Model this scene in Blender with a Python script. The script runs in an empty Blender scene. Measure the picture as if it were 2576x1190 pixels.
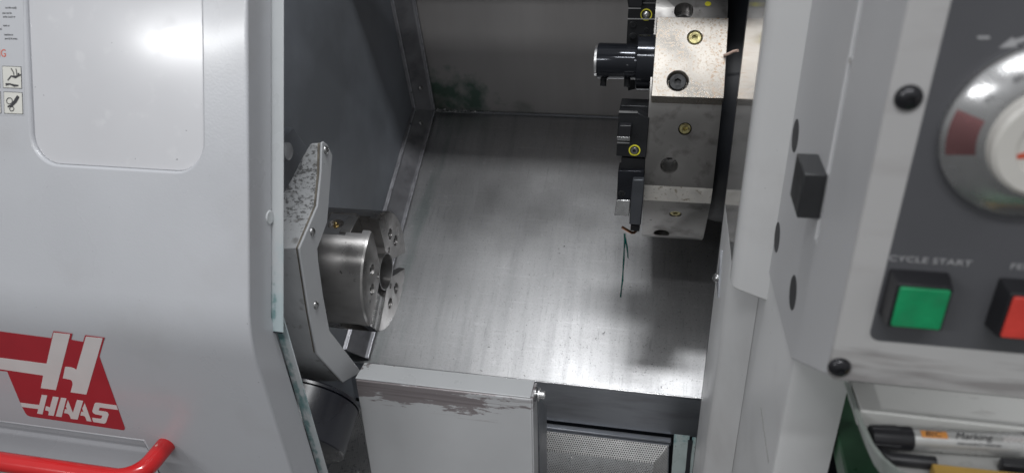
import bpy, bmesh, math, random
from mathutils import Vector as V, Matrix
random.seed(7)
PI = math.pi
SC = bpy.context.scene
COL = SC.collection

# ------------------------------------------------------------------ camera
# metres; X right along the spindle, Y away from the operator, Z up; the lens is the origin
FOC, CX, CY = 1863.0, 1288.0, 595.0
RX = V((0.9801, 0.0686, -0.1865)); RY = V((0.1966, -0.4730, 0.8589)); RZ = V((-0.0293, -0.8784, -0.4770))
cam = bpy.data.objects.new('camera', bpy.data.cameras.new('camera'))
COL.objects.link(cam)
right = V((RX.x, RY.x, RZ.x)); up = -V((RX.y, RY.y, RZ.y)); back = -V((RX.z, RY.z, RZ.z))
right.normalize(); back = (back - right * back.dot(right)).normalized(); up = back.cross(right)
cam.matrix_world = Matrix(((right.x, up.x, back.x, 0), (right.y, up.y, back.y, 0), (right.z, up.z, back.z, 0), (0, 0, 0, 1)))
cam.data.sensor_width = 36; cam.data.lens = 36 * FOC / 2576; cam.data.clip_start = 0.01; cam.data.clip_end = 60
cam.data.dof.use_dof = True; cam.data.dof.focus_distance = 0.98; cam.data.dof.aperture_fstop = 7.0
SC.camera = cam

# ------------------------------------------------------------------ light
w = bpy.data.worlds.new('World'); SC.world = w; w.use_nodes = True
_n = w.node_tree.nodes; _l = w.node_tree.links                    # the workshop round the machine: pale ceiling, grey walls, dark floor
_tc = _n.new('ShaderNodeTexCoord'); _sp = _n.new('ShaderNodeSeparateXYZ'); _rp = _n.new('ShaderNodeValToRGB'); _mr = _n.new('ShaderNodeMapRange')
_l.new(_tc.outputs['Generated'], _sp.inputs[0]); _l.new(_sp.outputs[2], _mr.inputs[0]); _mr.inputs[1].default_value = -1; _mr.inputs[2].default_value = 1
_l.new(_mr.outputs[0], _rp.inputs[0])
_e = _rp.color_ramp.elements; _e[0].position = 0.25; _e[0].color = (0.20, 0.205, 0.21, 1); _e[1].position = 0.85; _e[1].color = (0.95, 0.97, 1, 1)
_k = _e.new(0.55); _k.color = (0.60, 0.61, 0.62, 1)
_l.new(_rp.outputs[0], _n['Background'].inputs[0]); _n['Background'].inputs[1].default_value = 0.35
def area(name, loc, aim, sx, sy, power, col=(1, 1, 1)):
    l = bpy.data.lights.new(name, 'AREA'); l.shape = 'RECTANGLE'; l.size = sx; l.size_y = sy; l.energy = power; l.color = col
    o = bpy.data.objects.new(name, l); COL.objects.link(o); o.location = loc
    d = (V(aim) - V(loc)).normalized()
    z = -d; x = V((1, 0, 0)); x = (x - z * x.dot(z)).normalized(); y = z.cross(x)
    o.matrix_world = Matrix(((x.x, y.x, z.x, loc[0]), (x.y, y.y, z.y, loc[1]), (x.z, y.z, z.z, loc[2]), (0, 0, 0, 1)))
    return o
area('workshop_tube', (-1.72, -1.5, 0.95), (-0.4, 0.6, -0.3), 0.95, 0.055, 9, (0.98, 0.99, 1))
area('workshop_tube', (0.0, -0.9, 1.45), (-0.05, 0.6, -0.3), 1.5, 0.07, 12, (0.98, 0.99, 1))
area('workshop_tube', (-0.02, 0.55, 1.15), (-0.08, 1.05, -0.6), 0.55, 0.09, 8.5, (0.97, 0.985, 1))
SC.view_settings.view_transform = 'Standard'; SC.view_settings.look = 'None'
SC.view_settings.exposure = 0.42; SC.view_settings.gamma = 1.0

# ------------------------------------------------------------------ measuring helpers
def ray(px, py):
    v = V(((px - CX) / FOC, (py - CY) / FOC, 1.0))
    return V((RX.dot(v), RY.dot(v), RZ.dot(v)))
def atX(px, py, x): r = ray(px, py); return r * (x / r.x)
def atY(px, py, y): r = ray(px, py); return r * (y / r.y)
def atZ(px, py, z): r = ray(px, py); return r * (z / r.z)
def onp(px, py, p, n): r = ray(px, py); return r * (V(p).dot(n) / r.dot(n))

# ------------------------------------------------------------------ materials
MATS = {}
def mat(name, col, rough=0.45, metal=0.0, var=0.06, vscale=25, bump=0.0, bscale=400, coat=0.0, rvar=0.08,
        col2=None, mask=None, rough2=None, metal2=None, stretch=(1, 1, 1), spec=0.5, aniso=0.0, alpha=1.0, trans=0.0, layers=()):
    m = bpy.data.materials.new(name); m.use_nodes = True
    nt = m.node_tree; N = nt.nodes; L = nt.links; B = N['Principled BSDF']
    geo = N.new('ShaderNodeNewGeometry')
    mp = N.new('ShaderNodeMapping'); mp.inputs['Scale'].default_value = stretch
    L.new(geo.outputs['Position'], mp.inputs['Vector'])
    nz = N.new('ShaderNodeTexNoise'); nz.inputs['Scale'].default_value = vscale; nz.inputs['Detail'].default_value = 6
    L.new(mp.outputs[0], nz.inputs['Vector'])
    def ramp(src, a, b, ca, cb):
        r = N.new('ShaderNodeValToRGB'); e = r.color_ramp.elements
        e[0].position = a; e[1].position = b; e[0].color = ca; e[1].color = cb
        L.new(src, r.inputs[0]); return r.outputs[0]
    c3 = lambda c, k: (min(1, c[0] * k), min(1, c[1] * k), min(1, c[2] * k), 1)
    cur = ramp(nz.outputs[0], 0.3, 0.7, c3(col, 1 - var), c3(col, 1 + var))
    rr = N.new('ShaderNodeMapRange'); rr.inputs[1].default_value = 0.3; rr.inputs[2].default_value = 0.7
    rr.inputs[3].default_value = max(0.02, rough - rvar); rr.inputs[4].default_value = min(1, rough + rvar)
    L.new(nz.outputs[0], rr.inputs[0]); curR = rr.outputs[0]
    curM = None
    # layers: list of dict(col, scale, lo, hi, stretch, rough, metal, zr=(z0,z1), xr, yr, detail)
    for ly in layers:
        mp2 = N.new('ShaderNodeMapping'); mp2.inputs['Scale'].default_value = ly.get('stretch', (1, 1, 1))
        mp2.inputs['Location'].default_value = ly.get('off', (0, 0, 0))
        L.new(geo.outputs['Position'], mp2.inputs['Vector'])
        n2 = N.new('ShaderNodeTexNoise'); n2.inputs['Scale'].default_value = ly['scale']; n2.inputs['Detail'].default_value = ly.get('detail', 5)
        n2.inputs['Roughness'].default_value = ly.get('nrough', 0.55)
        L.new(mp2.outputs[0], n2.inputs['Vector'])
        src = n2.outputs[0]
        sep = N.new('ShaderNodeSeparateXYZ'); L.new(geo.outputs['Position'], sep.inputs[0])
        # positional bias: added to the noise before the threshold so that the border stays ragged
        for ax, key in enumerate(('xr', 'yr', 'zr')):
            if key in ly:
                a, b, amt = ly[key]
                mr = N.new('ShaderNodeMapRange'); mr.inputs[1].default_value = a; mr.inputs[2].default_value = b
                mr.inputs[3].default_value = -amt; mr.inputs[4].default_value = 0
                L.new(sep.outputs[ax], mr.inputs[0])
                ad = N.new('ShaderNodeMath'); ad.operation = 'ADD'; L.new(src, ad.inputs[0]); L.new(mr.outputs[0], ad.inputs[1]); src = ad.outputs[0]
        k = ramp(src, ly['lo'], ly['hi'], (0, 0, 0, 1), (ly.get('amt', 1),) * 3 + (1,))
        mx = N.new('ShaderNodeMixRGB'); L.new(k, mx.inputs[0]); L.new(cur, mx.inputs[1]); mx.inputs[2].default_value = (*ly['col'], 1); cur = mx.outputs[0]
        if 'rough' in ly:
            mx = N.new('ShaderNodeMixRGB'); L.new(k, mx.inputs[0]); L.new(curR, mx.inputs[1]); mx.inputs[2].default_value = (ly['rough'],) * 3 + (1,); curR = mx.outputs[0]
        if 'metal' in ly:
            mx = N.new('ShaderNodeMixRGB'); L.new(k, mx.inputs[0]); mx.inputs[2].default_value = (ly['metal'],) * 3 + (1,)
            if curM: L.new(curM, mx.inputs[1])
            else: mx.inputs[1].default_value = (metal,) * 3 + (1,)
            curM = mx.outputs[0]
    L.new(cur, B.inputs['Base Color']); L.new(curR, B.inputs['Roughness'])
    if curM: L.new(curM, B.inputs['Metallic'])
    else: B.inputs['Metallic'].default_value = metal
    B.inputs['Specular IOR Level'].default_value = spec
    B.inputs['Coat Weight'].default_value = coat; B.inputs['Coat Roughness'].default_value = 0.12
    B.inputs['Anisotropic'].default_value = aniso
    B.inputs['Transmission Weight'].default_value = trans
    if bump:
        nb = N.new('ShaderNodeTexNoise'); nb.inputs['Scale'].default_value = bscale; nb.inputs['Detail'].default_value = 4
        L.new(mp.outputs[0], nb.inputs['Vector'])
        bp = N.new('ShaderNodeBump'); bp.inputs['Strength'].default_value = bump; bp.inputs['Distance'].default_value = 0.001
        L.new(nb.outputs[0], bp.inputs['Height']); L.new(bp.outputs[0], B.inputs['Normal'])
    m.diffuse_color = (*col, 1)
    MATS[name] = m; return m

SPECK = dict(col=(0.14, 0.14, 0.15), scale=230, lo=0.765, hi=0.785, amt=0.7, detail=2)
mat('door_paint', (0.497, 0.505, 0.53), 0.30, var=0.025, vscale=8, bump=0.10, bscale=420, coat=0.3, layers=[
    dict(col=(0.40, 0.39, 0.39), scale=9, lo=0.55, hi=0.85, amt=0.5), SPECK])
mat('window_pane', (0.57, 0.57, 0.59), 0.20, var=0.03, vscale=6, rvar=0.06, coat=0.35, layers=[
    dict(col=(0.68, 0.68, 0.69), scale=45, lo=0.60, hi=0.75, amt=0.4, rough=0.4), dict(col=(0.12, 0.12, 0.13), scale=190, lo=0.755, hi=0.775, amt=0.8, detail=2)])
mat('flange_paint', (0.56, 0.58, 0.59), 0.32, var=0.04, vscale=20, coat=0.2, layers=[
    dict(col=(0.40, 0.52, 0.54), scale=22, lo=0.36, hi=0.62, zr=(-0.30, -0.38, 0.35), amt=0.6),
    dict(col=(0.08, 0.22, 0.22), scale=90, lo=0.40, hi=0.60, zr=(-0.34, -0.42, 0.35), xr=(-0.3765, -0.3805, 0.35), amt=0.7),
    dict(col=(0.03, 0.20, 0.20), scale=75, lo=0.57, hi=0.66, zr=(-0.36, -0.46, 0.3), amt=0.6, stretch=(1, 1, 0.25)), SPECK])
mat('machine_paint', (0.66, 0.66, 0.66), 0.36, var=0.03, vscale=9, bump=0.05, bscale=500, coat=0.1, layers=[
    dict(col=(0.42, 0.40, 0.39), scale=8, lo=0.5, hi=0.8, amt=0.5), SPECK])
mat('reveal_gloss', (0.42, 0.42, 0.42), 0.10, var=0.03, vscale=14, coat=0.9, rvar=0.04, spec=0.9, bump=0.03, bscale=60, layers=[
    dict(col=(0.25, 0.26, 0.26), scale=40, lo=0.62, hi=0.72, amt=0.5)])
mat('wall_paint', (0.27, 0.29, 0.325), 0.42, var=0.14, vscale=5, bump=0.05, bscale=500, layers=[
    dict(col=(0.16, 0.17, 0.185), scale=4, lo=0.42, hi=0.66, amt=0.8), dict(col=(0.5, 0.52, 0.52), scale=300, lo=0.80, hi=0.82, detail=1)])
mat('trim_metal', (0.30, 0.30, 0.32), 0.36, 0.5, var=0.15, vscale=30, bump=0.1, bscale=300, layers=[
    dict(col=(0.10, 0.10, 0.11), scale=18, lo=0.5, hi=0.7, amt=0.7)])
mat('trim_edge', (0.62, 0.62, 0.66), 0.34, 0.8, var=0.2, vscale=80)
mat('back_sheet', (0.55, 0.53, 0.52), 0.42, 0.35, var=0.12, vscale=3, bump=0.06, bscale=500, layers=[
    dict(col=(0.44, 0.42, 0.41), scale=2.2, lo=0.42, hi=0.6, stretch=(3, 0.3, 0.3), amt=0.8),
    dict(col=(0.03, 0.12, 0.075), scale=26, lo=0.30, hi=0.60, zr=(-0.40, -0.48, 0.5), xr=(-0.32, -0.40, 0.5), rough=0.3, amt=0.8),
    dict(col=(0.06, 0.085, 0.06), scale=10, lo=0.42, hi=0.58, zr=(-0.40, -0.52, 0.5), xr=(-0.20, -0.36, 0.5), amt=0.6)])
mat('bed_metal', (0.50, 0.50, 0.505), 0.37, 0.88, var=0.07, vscale=7, rvar=0.05, bump=0.20, bscale=700, aniso=0.0, layers=[
    dict(col=(0.32, 0.32, 0.33), scale=4.5, lo=0.46, hi=0.75, amt=0.55, stretch=(9, 0.6, 0.6), rough=0.46, detail=8),
    dict(col=(0.36, 0.31, 0.29), scale=3.0, lo=0.40, hi=0.65, yr=(1.36, 1.5, 0.45), amt=0.3),
    dict(col=(0.25, 0.30, 0.29), scale=9, lo=0.44, hi=0.62, xr=(-0.40, -0.47, 0.4), amt=0.6, stretch=(3, 0.5, 0.5)),
    dict(col=(0.62, 0.62, 0.63), scale=30, lo=0.56, hi=0.74, amt=0.28, stretch=(0.35, 7, 7), rough=0.34),
    dict(col=(0.24, 0.235, 0.235), scale=420, lo=0.54, hi=0.66, amt=0.35, detail=3),
    dict(col=(0.78, 0.78, 0.79), scale=260, lo=0.66, hi=0.69, amt=0.16, detail=2, stretch=(0.05, 1, 1)),
    dict(col=(0.20, 0.20, 0.205), scale=300, lo=0.665, hi=0.69, amt=0.3, detail=2, stretch=(1, 0.06, 0.06)),
    dict(col=(0.72, 0.72, 0.73), scale=200, lo=0.68, hi=0.70, amt=0.2, detail=2, stretch=(0.5, 0.04, 0.7), off=(0.3, 0.1, 0)),
    dict(col=(0.16, 0.16, 0.16), scale=240, lo=0.71, hi=0.74, amt=0.6, detail=3),
    dict(col=(0.75, 0.75, 0.75), scale=300, lo=0.75, hi=0.78, amt=0.6, detail=2)])
mat('lip_metal', (0.32, 0.335, 0.365), 0.38, 0.75, var=0.1, vscale=8, layers=[
    dict(col=(0.20, 0.20, 0.21), scale=10, lo=0.45, hi=0.7, stretch=(1, 4, 6), amt=0.6), SPECK])
mat('lip_edge', (0.75, 0.75, 0.76), 0.22, 0.95, var=0.1, vscale=40)
mat('chuck_steel', (0.55, 0.535, 0.525), 0.31, 0.95, var=0.14, vscale=22, rvar=0.07, bump=0.05, bscale=500, aniso=0.3, layers=[
    dict(col=(0.34, 0.32, 0.31), scale=70, lo=0.52, hi=0.72, amt=0.5, rough=0.36, stretch=(0.4, 1, 1)), dict(col=(0.08, 0.07, 0.07), scale=110, lo=0.68, hi=0.73, amt=0.7)])
_m = MATS['chuck_steel']; _tn = _m.node_tree.nodes.new('ShaderNodeTangent'); _tn.direction_type = 'RADIAL'; _tn.axis = 'X'
_b = _m.node_tree.nodes['Principled BSDF']; _m.node_tree.links.new(_tn.outputs[0], _b.inputs['Tangent'])
_b.inputs['Anisotropic'].default_value = 0.88; _b.inputs['Anisotropic Rotation'].default_value = 0.25
mat('chuck_face', (0.5, 0.5, 0.5), 0.36, 0.9, var=0.1, vscale=30, bump=0.04, bscale=400, layers=[
    dict(col=(0.22, 0.21, 0.20), scale=26, lo=0.5, hi=0.7, amt=0.6)])
mat('jaw_steel', (0.30, 0.29, 0.28), 0.34, 0.9, var=0.12, vscale=50)
mat('bright_steel', (0.70, 0.70, 0.70), 0.28, 0.85, var=0.1, vscale=60)
mat('bolt_steel', (0.42, 0.42, 0.42), 0.26, 0.9, var=0.1, vscale=100)
mat('black_bolt', (0.025, 0.026, 0.028), 0.30, 0.4, var=0.1, vscale=100)
mat('brass', (0.62, 0.46, 0.20), 0.28, 0.95, var=0.1, vscale=100)
mat('yellow_zinc', (0.50, 0.45, 0.22), 0.32, 0.75, var=0.25, vscale=180, layers=[dict(col=(0.16, 0.12, 0.06), scale=200, lo=0.5, hi=0.65, amt=0.8)])
mat('turret_steel', (0.31, 0.30, 0.29), 0.34, 0.85, var=0.1, vscale=20, bump=0.04, bscale=400, layers=[
    dict(col=(0.11, 0.10, 0.095), scale=40, lo=0.52, hi=0.68, amt=0.6), dict(col=(0.035, 0.03, 0.03), scale=120, lo=0.70, hi=0.74, amt=0.8, detail=3)])
mat('turret_land_sheen', (0.80, 0.77, 0.72), 0.45, 0.6, var=0.12, vscale=60, layers=[  # pale base carries the land's reflected brightness, freckles over it
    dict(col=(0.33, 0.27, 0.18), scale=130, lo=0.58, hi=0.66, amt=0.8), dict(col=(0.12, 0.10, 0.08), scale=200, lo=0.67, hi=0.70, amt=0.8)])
mat('block_steel', (0.50, 0.47, 0.43), 0.30, 0.85, var=0.06, vscale=18, rvar=0.06, layers=[
    dict(col=(0.32, 0.24, 0.17), scale=300, lo=0.54, hi=0.60, amt=0.7, nrough=0.7, detail=4, rough=0.5),
    dict(col=(0.36, 0.22, 0.12), scale=230, lo=0.54, hi=0.64, xr=(0.015, 0.06, 0.14), amt=0.95, nrough=0.75, detail=6, rough=0.55),
    dict(col=(0.30, 0.27, 0.23), scale=260, lo=0.62, hi=0.66, amt=0.6)])
mat('black_oxide', (0.022, 0.024, 0.030), 0.13, 0.5, var=0.15, vscale=40, rvar=0.05, layers=[dict(col=(0.35, 0.36, 0.37), scale=60, lo=0.73, hi=0.76, amt=0.6)])
mat('holder_black', (0.030, 0.031, 0.034), 0.34, 0.5, var=0.15, vscale=40, layers=[dict(col=(0.20, 0.20, 0.20), scale=110, lo=0.72, hi=0.75, amt=0.6)])
mat('holder_grey', (0.075, 0.08, 0.09), 0.40, 0.4, var=0.1, vscale=40)
mat('yellow_paint', (0.78, 0.72, 0.05), 0.4, var=0.15, vscale=200)
mat('copper', (0.60, 0.30, 0.17), 0.22, 0.95, var=0.1, vscale=90)
mat('paper_tag', (0.55, 0.40, 0.33), 0.5)
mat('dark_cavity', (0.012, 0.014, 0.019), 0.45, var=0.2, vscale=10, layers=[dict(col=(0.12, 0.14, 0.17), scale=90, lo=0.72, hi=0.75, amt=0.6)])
mat('cast_paint', (0.52, 0.53, 0.54), 0.5, var=0.05, vscale=40, bump=0.5, bscale=130, layers=[
    dict(col=(0.13, 0.13, 0.13), scale=240, lo=0.50, hi=0.58, zr=(-0.405, -0.385, 0.25), amt=0.9, detail=5, nrough=0.7, stretch=(0.6, 1, 1), rough=0.6), 
    dict(col=(0.15, 0.14, 0.13), scale=50, lo=0.60, hi=0.70, amt=0.6)])
mat('plate_paint', (0.52, 0.53, 0.545), 0.38, var=0.03, vscale=15, layers=[SPECK])
mat('seam_sealant', (0.20, 0.18, 0.15), 0.6, var=0.3, vscale=150)
mat('black_motor', (0.010, 0.011, 0.017), 0.30, 0.0, var=0.15, vscale=25, spec=0.9)
mat('box_paint', (0.54, 0.545, 0.555), 0.36, var=0.03, vscale=14, layers=[
    dict(col=(0.33, 0.295, 0.30), scale=75, lo=0.385, hi=0.40, zr=(-0.672, -0.642, 0.40), xr=(-0.13, -0.24, 0.14), stretch=(0.30, 1, 1.5), detail=10, nrough=0.72, rough=0.42, metal=0.35),
    dict(col=(0.22, 0.19, 0.195), scale=60, lo=0.5, hi=0.62, zr=(-0.650, -0.640, 0.4), stretch=(0.1, 1, 4), detail=6, amt=0.6),
    dict(col=(0.33, 0.31, 0.31), scale=60, lo=0.60, hi=0.66, zr=(-0.72, -0.66, 0.2), stretch=(0.12, 2, 3), amt=0.7), SPECK])
mat('box_top_paint', (0.50, 0.51, 0.518), 0.32, var=0.03, vscale=14, layers=[
    dict(col=(0.20, 0.18, 0.18), scale=90, lo=0.50, hi=0.53, xr=(-0.25, -0.36, 0.3), yr=(0.712, 0.735, 0.12), detail=5, nrough=0.65, rough=0.45), SPECK])
def perforated():
    m = bpy.data.materials.new('perforated_steel'); m.use_nodes = True
    nt = m.node_tree; N = nt.nodes; L = nt.links; B = N['Principled BSDF']
    tc = N.new('ShaderNodeUVMap')
    sep = N.new('ShaderNodeSeparateXYZ'); L.new(tc.outputs[0], sep.inputs[0])
    def mth(op, a, b=None):
        n = N.new('ShaderNodeMath'); n.operation = op
        for i, q in enumerate((a, b)):
            if q is None: continue
            if isinstance(q, (int, float)): n.inputs[i].default_value = q
            else: L.new(q, n.inputs[i])
        return n.outputs[0]
    pitch = 0.0042
    u = mth('DIVIDE', sep.outputs[0], pitch); v = mth('DIVIDE', sep.outputs[1], pitch * 0.866)
    row = mth('FLOOR', v); half = mth('MULTIPLY', mth('MODULO', mth('ABSOLUTE', row), 2), 0.5)
    fu = mth('SUBTRACT', mth('FRACT', mth('ADD', u, half)), 0.5); fv = mth('MULTIPLY', mth('SUBTRACT', mth('FRACT', v), 0.5), 0.866)
    d = mth('SQRT', mth('ADD', mth('MULTIPLY', fu, fu), mth('MULTIPLY', fv, fv)))
    hole = mth('LESS_THAN', d, 0.30)
    tr = N.new('ShaderNodeBsdfTransparent'); mx = N.new('ShaderNodeMixShader')
    nz = N.new('ShaderNodeTexNoise'); nz.inputs['Scale'].default_value = 60; L.new(tc.outputs[0], nz.inputs['Vector'])
    r = N.new('ShaderNodeValToRGB'); r.color_ramp.elements[0].color = (0.55, 0.54, 0.53, 1); r.color_ramp.elements[1].color = (0.80, 0.79, 0.78, 1)
    L.new(nz.outputs[0], r.inputs[0]); L.new(r.outputs[0], B.inputs['Base Color'])
    B.inputs['Metallic'].default_value = 0.5; B.inputs['Roughness'].default_value = 0.45
    L.new(hole, mx.inputs[0]); L.new(B.outputs[0], mx.inputs[1]); L.new(tr.outputs[0], mx.inputs[2])
    L.new(mx.outputs[0], N['Material Output'].inputs[0]); MATS['perforated_steel'] = m
perforated()
mat('chip_metal', (0.45, 0.45, 0.45), 0.25, 0.9, var=0.4, vscale=300)
mat('chip_dark', (0.05, 0.05, 0.05), 0.35, 0.6, var=0.4, vscale=300)
mat('wet_sheet', (0.50, 0.58, 0.57), 0.30, 0.2, var=0.1, vscale=40, layers=[
    dict(col=(0.03, 0.22, 0.24), scale=40, lo=0.44, hi=0.6, zr=(-0.935, -0.905, 0.35), amt=0.9), dict(col=(0.08, 0.09, 0.08), scale=120, lo=0.66, hi=0.69, amt=0.8)])
mat('coolant', (0.012, 0.11, 0.092), 0.12, var=0.4, vscale=120, coat=0.5)
mat('decal_red', (0.42, 0.022, 0.034), 0.38, var=0.04, vscale=30)
mat('decal_edge', (0.14, 0.02, 0.03), 0.45)
mat('decal_white', (0.72, 0.68, 0.67), 0.4, var=0.03, vscale=40)
mat('handle_red', (0.60, 0.012, 0.014), 0.22, var=0.06, vscale=18, coat=0.5, layers=[dict(col=(0.75, 0.45, 0.4), scale=70, lo=0.745, hi=0.76, detail=2)])
mat('label_white', (0.66, 0.65, 0.60), 0.4, var=0.03, vscale=40)
mat('label_black', (0.03, 0.03, 0.035), 0.5)
mat('label_red', (0.62, 0.10, 0.05), 0.5)
mat('pendant_paint', (0.52, 0.512, 0.51), 0.42, var=0.03, vscale=10, bump=0.05, bscale=400, layers=[
    dict(col=(0.30, 0.27, 0.26), scale=14, lo=0.56, hi=0.78, amt=0.4, stretch=(0.6, 1, 3)), dict(col=(0.17, 0.15, 0.15), scale=40, lo=0.42, hi=0.62, zr=(-0.255, -0.268, 0.3), stretch=(0.35, 1, 3), amt=0.6)])
mat('pendant_side', (0.52, 0.52, 0.53), 0.42, var=0.03, vscale=10)
mat('rect_grey', (0.24, 0.235, 0.23), 0.45, var=0.05, vscale=20)
mat('overlay_grey', (0.098, 0.099, 0.108), 0.5, var=0.06, vscale=14)
mat('print_white', (0.42, 0.42, 0.43), 0.5)
mat('plastic_black', (0.018, 0.018, 0.021), 0.36, var=0.1, vscale=50)
mat('latch_black', (0.028, 0.029, 0.031), 0.40, var=0.2, vscale=60)
mat('button_green', (0.010, 0.30, 0.115), 0.38, var=0.14, vscale=90, layers=[dict(col=(0.03, 0.22, 0.10), scale=70, lo=0.5, hi=0.75, amt=0.6)])
mat('button_red', (0.68, 0.06, 0.045), 0.38, var=0.12, vscale=90)
mat('dial_alu', (0.60, 0.60, 0.60), 0.28, 0.9, var=0.06, vscale=60, aniso=0.5)
mat('dial_white', (0.66, 0.64, 0.60), 0.35, var=0.03, vscale=50)
mat('graduation_grey', (0.38, 0.38, 0.39), 0.4, 0.4)
mat('dial_red_sheen', (0.44, 0.22, 0.225), 0.28, 0.9)
mat('screw_black', (0.022, 0.022, 0.026), 0.22, 0.5, coat=0.4)
mat('hole_black', (0.035, 0.035, 0.038), 0.6)
mat('white_plastic', (0.60, 0.60, 0.58), 0.42, var=0.04, vscale=20, layers=[dict(col=(0.22, 0.2, 0.19), scale=55, lo=0.64, hi=0.72, amt=0.6, stretch=(0.4, 1, 1))])
mat('tray_grey', (0.42, 0.42, 0.41), 0.45, var=0.08, vscale=25, layers=[dict(col=(0.2, 0.2, 0.19), scale=50, lo=0.6, hi=0.72, amt=0.7)])
mat('green_plastic', (0.035, 0.095, 0.05), 0.35, var=0.4, vscale=22)
mat('clear_rim', (0.42, 0.46, 0.43), 0.25, var=0.1, vscale=30, trans=0.35)
mat('marker_silver', (0.55, 0.55, 0.54), 0.28, 0.55, var=0.04, vscale=60)
mat('marker_orange', (0.60, 0.25, 0.06), 0.4)
mat('wood_yellow', (0.42, 0.26, 0.06), 0.5, var=0.15, vscale=60, stretch=(0.3, 2, 2))

# ------------------------------------------------------------------ mesh helpers
WL = {}
def link(name, me, m=None, parent=None, smooth=None, bevel=0, seg=2, mats=None):
    o = bpy.data.objects.new(name, me); COL.objects.link(o)
    vs = [v.co for v in me.vertices]
    c = V((sum(v.x for v in vs) / len(vs), sum(v.y for v in vs) / len(vs), min(v.z for v in vs)))
    me.transform(Matrix.Translation(-c)); WL[o.name] = c
    if parent: o.parent = parent; o.location = c - WL[parent.name]
    else: o.location = c
    if mats:
        for k in mats: me.materials.append(MATS[k])
    elif m: me.materials.append(MATS[m])
    if smooth is not None:
        me.shade_smooth(); me.set_sharp_from_angle(angle=math.radians(smooth))
    if bevel:
        b = o.modifiers.new('bevel', 'BEVEL'); b.width = bevel; b.segments = seg; b.limit_method = 'ANGLE'; b.angle_limit = math.radians(35)
        if smooth is None: me.shade_smooth(); me.set_sharp_from_angle(angle=math.radians(35))
        b.harden_normals = False
    return o
def data(verts, faces, name='m'):
    me = bpy.data.meshes.new(name); me.from_pydata([tuple(v) for v in verts], [], faces); me.validate()
    bm = bmesh.new(); bm.from_mesh(me); bmesh.ops.recalc_face_normals(bm, faces=bm.faces); bm.to_mesh(me); bm.free()
    return me
def empty(name, loc):
    o = bpy.data.objects.new(name, None); COL.objects.link(o); o.location = loc; o.empty_display_size = 0.02; WL[o.name] = V(loc); return o
def tag(o, label, cat, group=None, kind=None):
    o['label'] = label; o['category'] = cat
    if group: o['group'] = group
    if kind: o['kind'] = kind
    return o
def prism(pts, off):
    n = len(pts); off = V(off); a = [V(p) for p in pts]; vs = a + [p + off for p in a]
    fs = [tuple(range(n)), tuple(range(2 * n - 1, n - 1, -1))] + [(i, (i + 1) % n, n + (i + 1) % n, n + i) for i in range(n)]
    return data(vs, fs)
def box(x0, x1, y0, y1, z0, z1):
    return prism([(x0, y0, z0), (x1, y0, z0), (x1, y1, z0), (x0, y1, z0)], (0, 0, z1 - z0))
def loft(a, b):
    n = len(a); vs = [V(p) for p in a] + [V(p) for p in b]
    return data(vs, [tuple(range(n)), tuple(range(2 * n - 1, n - 1, -1))] + [(i, (i + 1) % n, n + (i + 1) % n, n + i) for i in range(n)])
def frame(n):
    n = V(n).normalized(); u = n.orthogonal().normalized()
    if abs(n.dot(V((0, 0, 1)))) < 0.95: u = V((0, 0, 1)) - n * n.z; u.normalize()
    return n, u, n.cross(u)
def lathe(prof, o, ax, seg=48, ang=None):
    n, u, v = frame(ax); o = V(o); vs = []; fs = []; idx = []
    for a, r in prof:
        if r < 1e-6: idx.append([len(vs)] * seg); vs.append(o + n * a)
        else:
            idx.append(list(range(len(vs), len(vs) + seg)))
            for k in range(seg):
                t = 2 * PI * k / seg; vs.append(o + n * a + (u * math.cos(t) + v * math.sin(t)) * r)
    for i in range(len(prof) - 1):
        for k in range(seg):
            q = [idx[i][k], idx[i][(k + 1) % seg], idx[i + 1][(k + 1) % seg], idx[i + 1][k]]
            q = list(dict.fromkeys(q))
            if len(q) > 2: fs.append(tuple(q))
    return data(vs, fs)
def tube(path, r, seg=16, caps=True):
    path = [V(p) for p in path]; vs = []; fs = []; prev = None
    for i, p in enumerate(path):
        d = (path[min(i + 1, len(path) - 1)] - path[max(i - 1, 0)]).normalized()
        if prev is None: u = d.orthogonal().normalized()
        else: u = (prev - d * prev.dot(d)).normalized()
        prev = u; v = d.cross(u); rr = r[i] if isinstance(r, (list, tuple)) else r
        for k in range(seg):
            t = 2 * PI * k / seg; vs.append(p + (u * math.cos(t) + v * math.sin(t)) * rr)
    for i in range(len(path) - 1):
        for k in range(seg): fs.append((i * seg + k, i * seg + (k + 1) % seg, (i + 1) * seg + (k + 1) % seg, (i + 1) * seg + k))
    if caps: fs += [tuple(range(seg - 1, -1, -1)), tuple(range((len(path) - 1) * seg, len(path) * seg))]
    return data(vs, fs)
def boolean(me, cutters):
    o = bpy.data.objects.new('t', me); COL.objects.link(o); tmp = []
    for c in cutters:
        k = bpy.data.objects.new('c', c); COL.objects.link(k); tmp.append(k)
        b = o.modifiers.new('b', 'BOOLEAN'); b.operation = 'DIFFERENCE'; b.object = k; b.solver = 'EXACT'
    dg = bpy.context.evaluated_depsgraph_get(); dg.update()
    r = bpy.data.meshes.new_from_object(o.evaluated_get(dg))
    for k in tmp + [o]: bpy.data.objects.remove(k)
    return r
def polyline(pts, width, n, closed=False):
    """flat ribbon along pts in the plane of normal n"""
    n = V(n).normalized(); pts = [V(p) for p in pts]; vs = []; fs = []
    for i, p in enumerate(pts):
        d = (pts[min(i + 1, len(pts) - 1)] - pts[max(i - 1, 0)]).normalized(); s = n.cross(d)
        ww = width[i] if isinstance(width, (list, tuple)) else width
        vs += [p + s * ww / 2, p - s * ww / 2]
    for i in range(len(pts) - 1): fs.append((2 * i, 2 * i + 1, 2 * i + 3, 2 * i + 2))
    return data(vs, fs)
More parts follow.
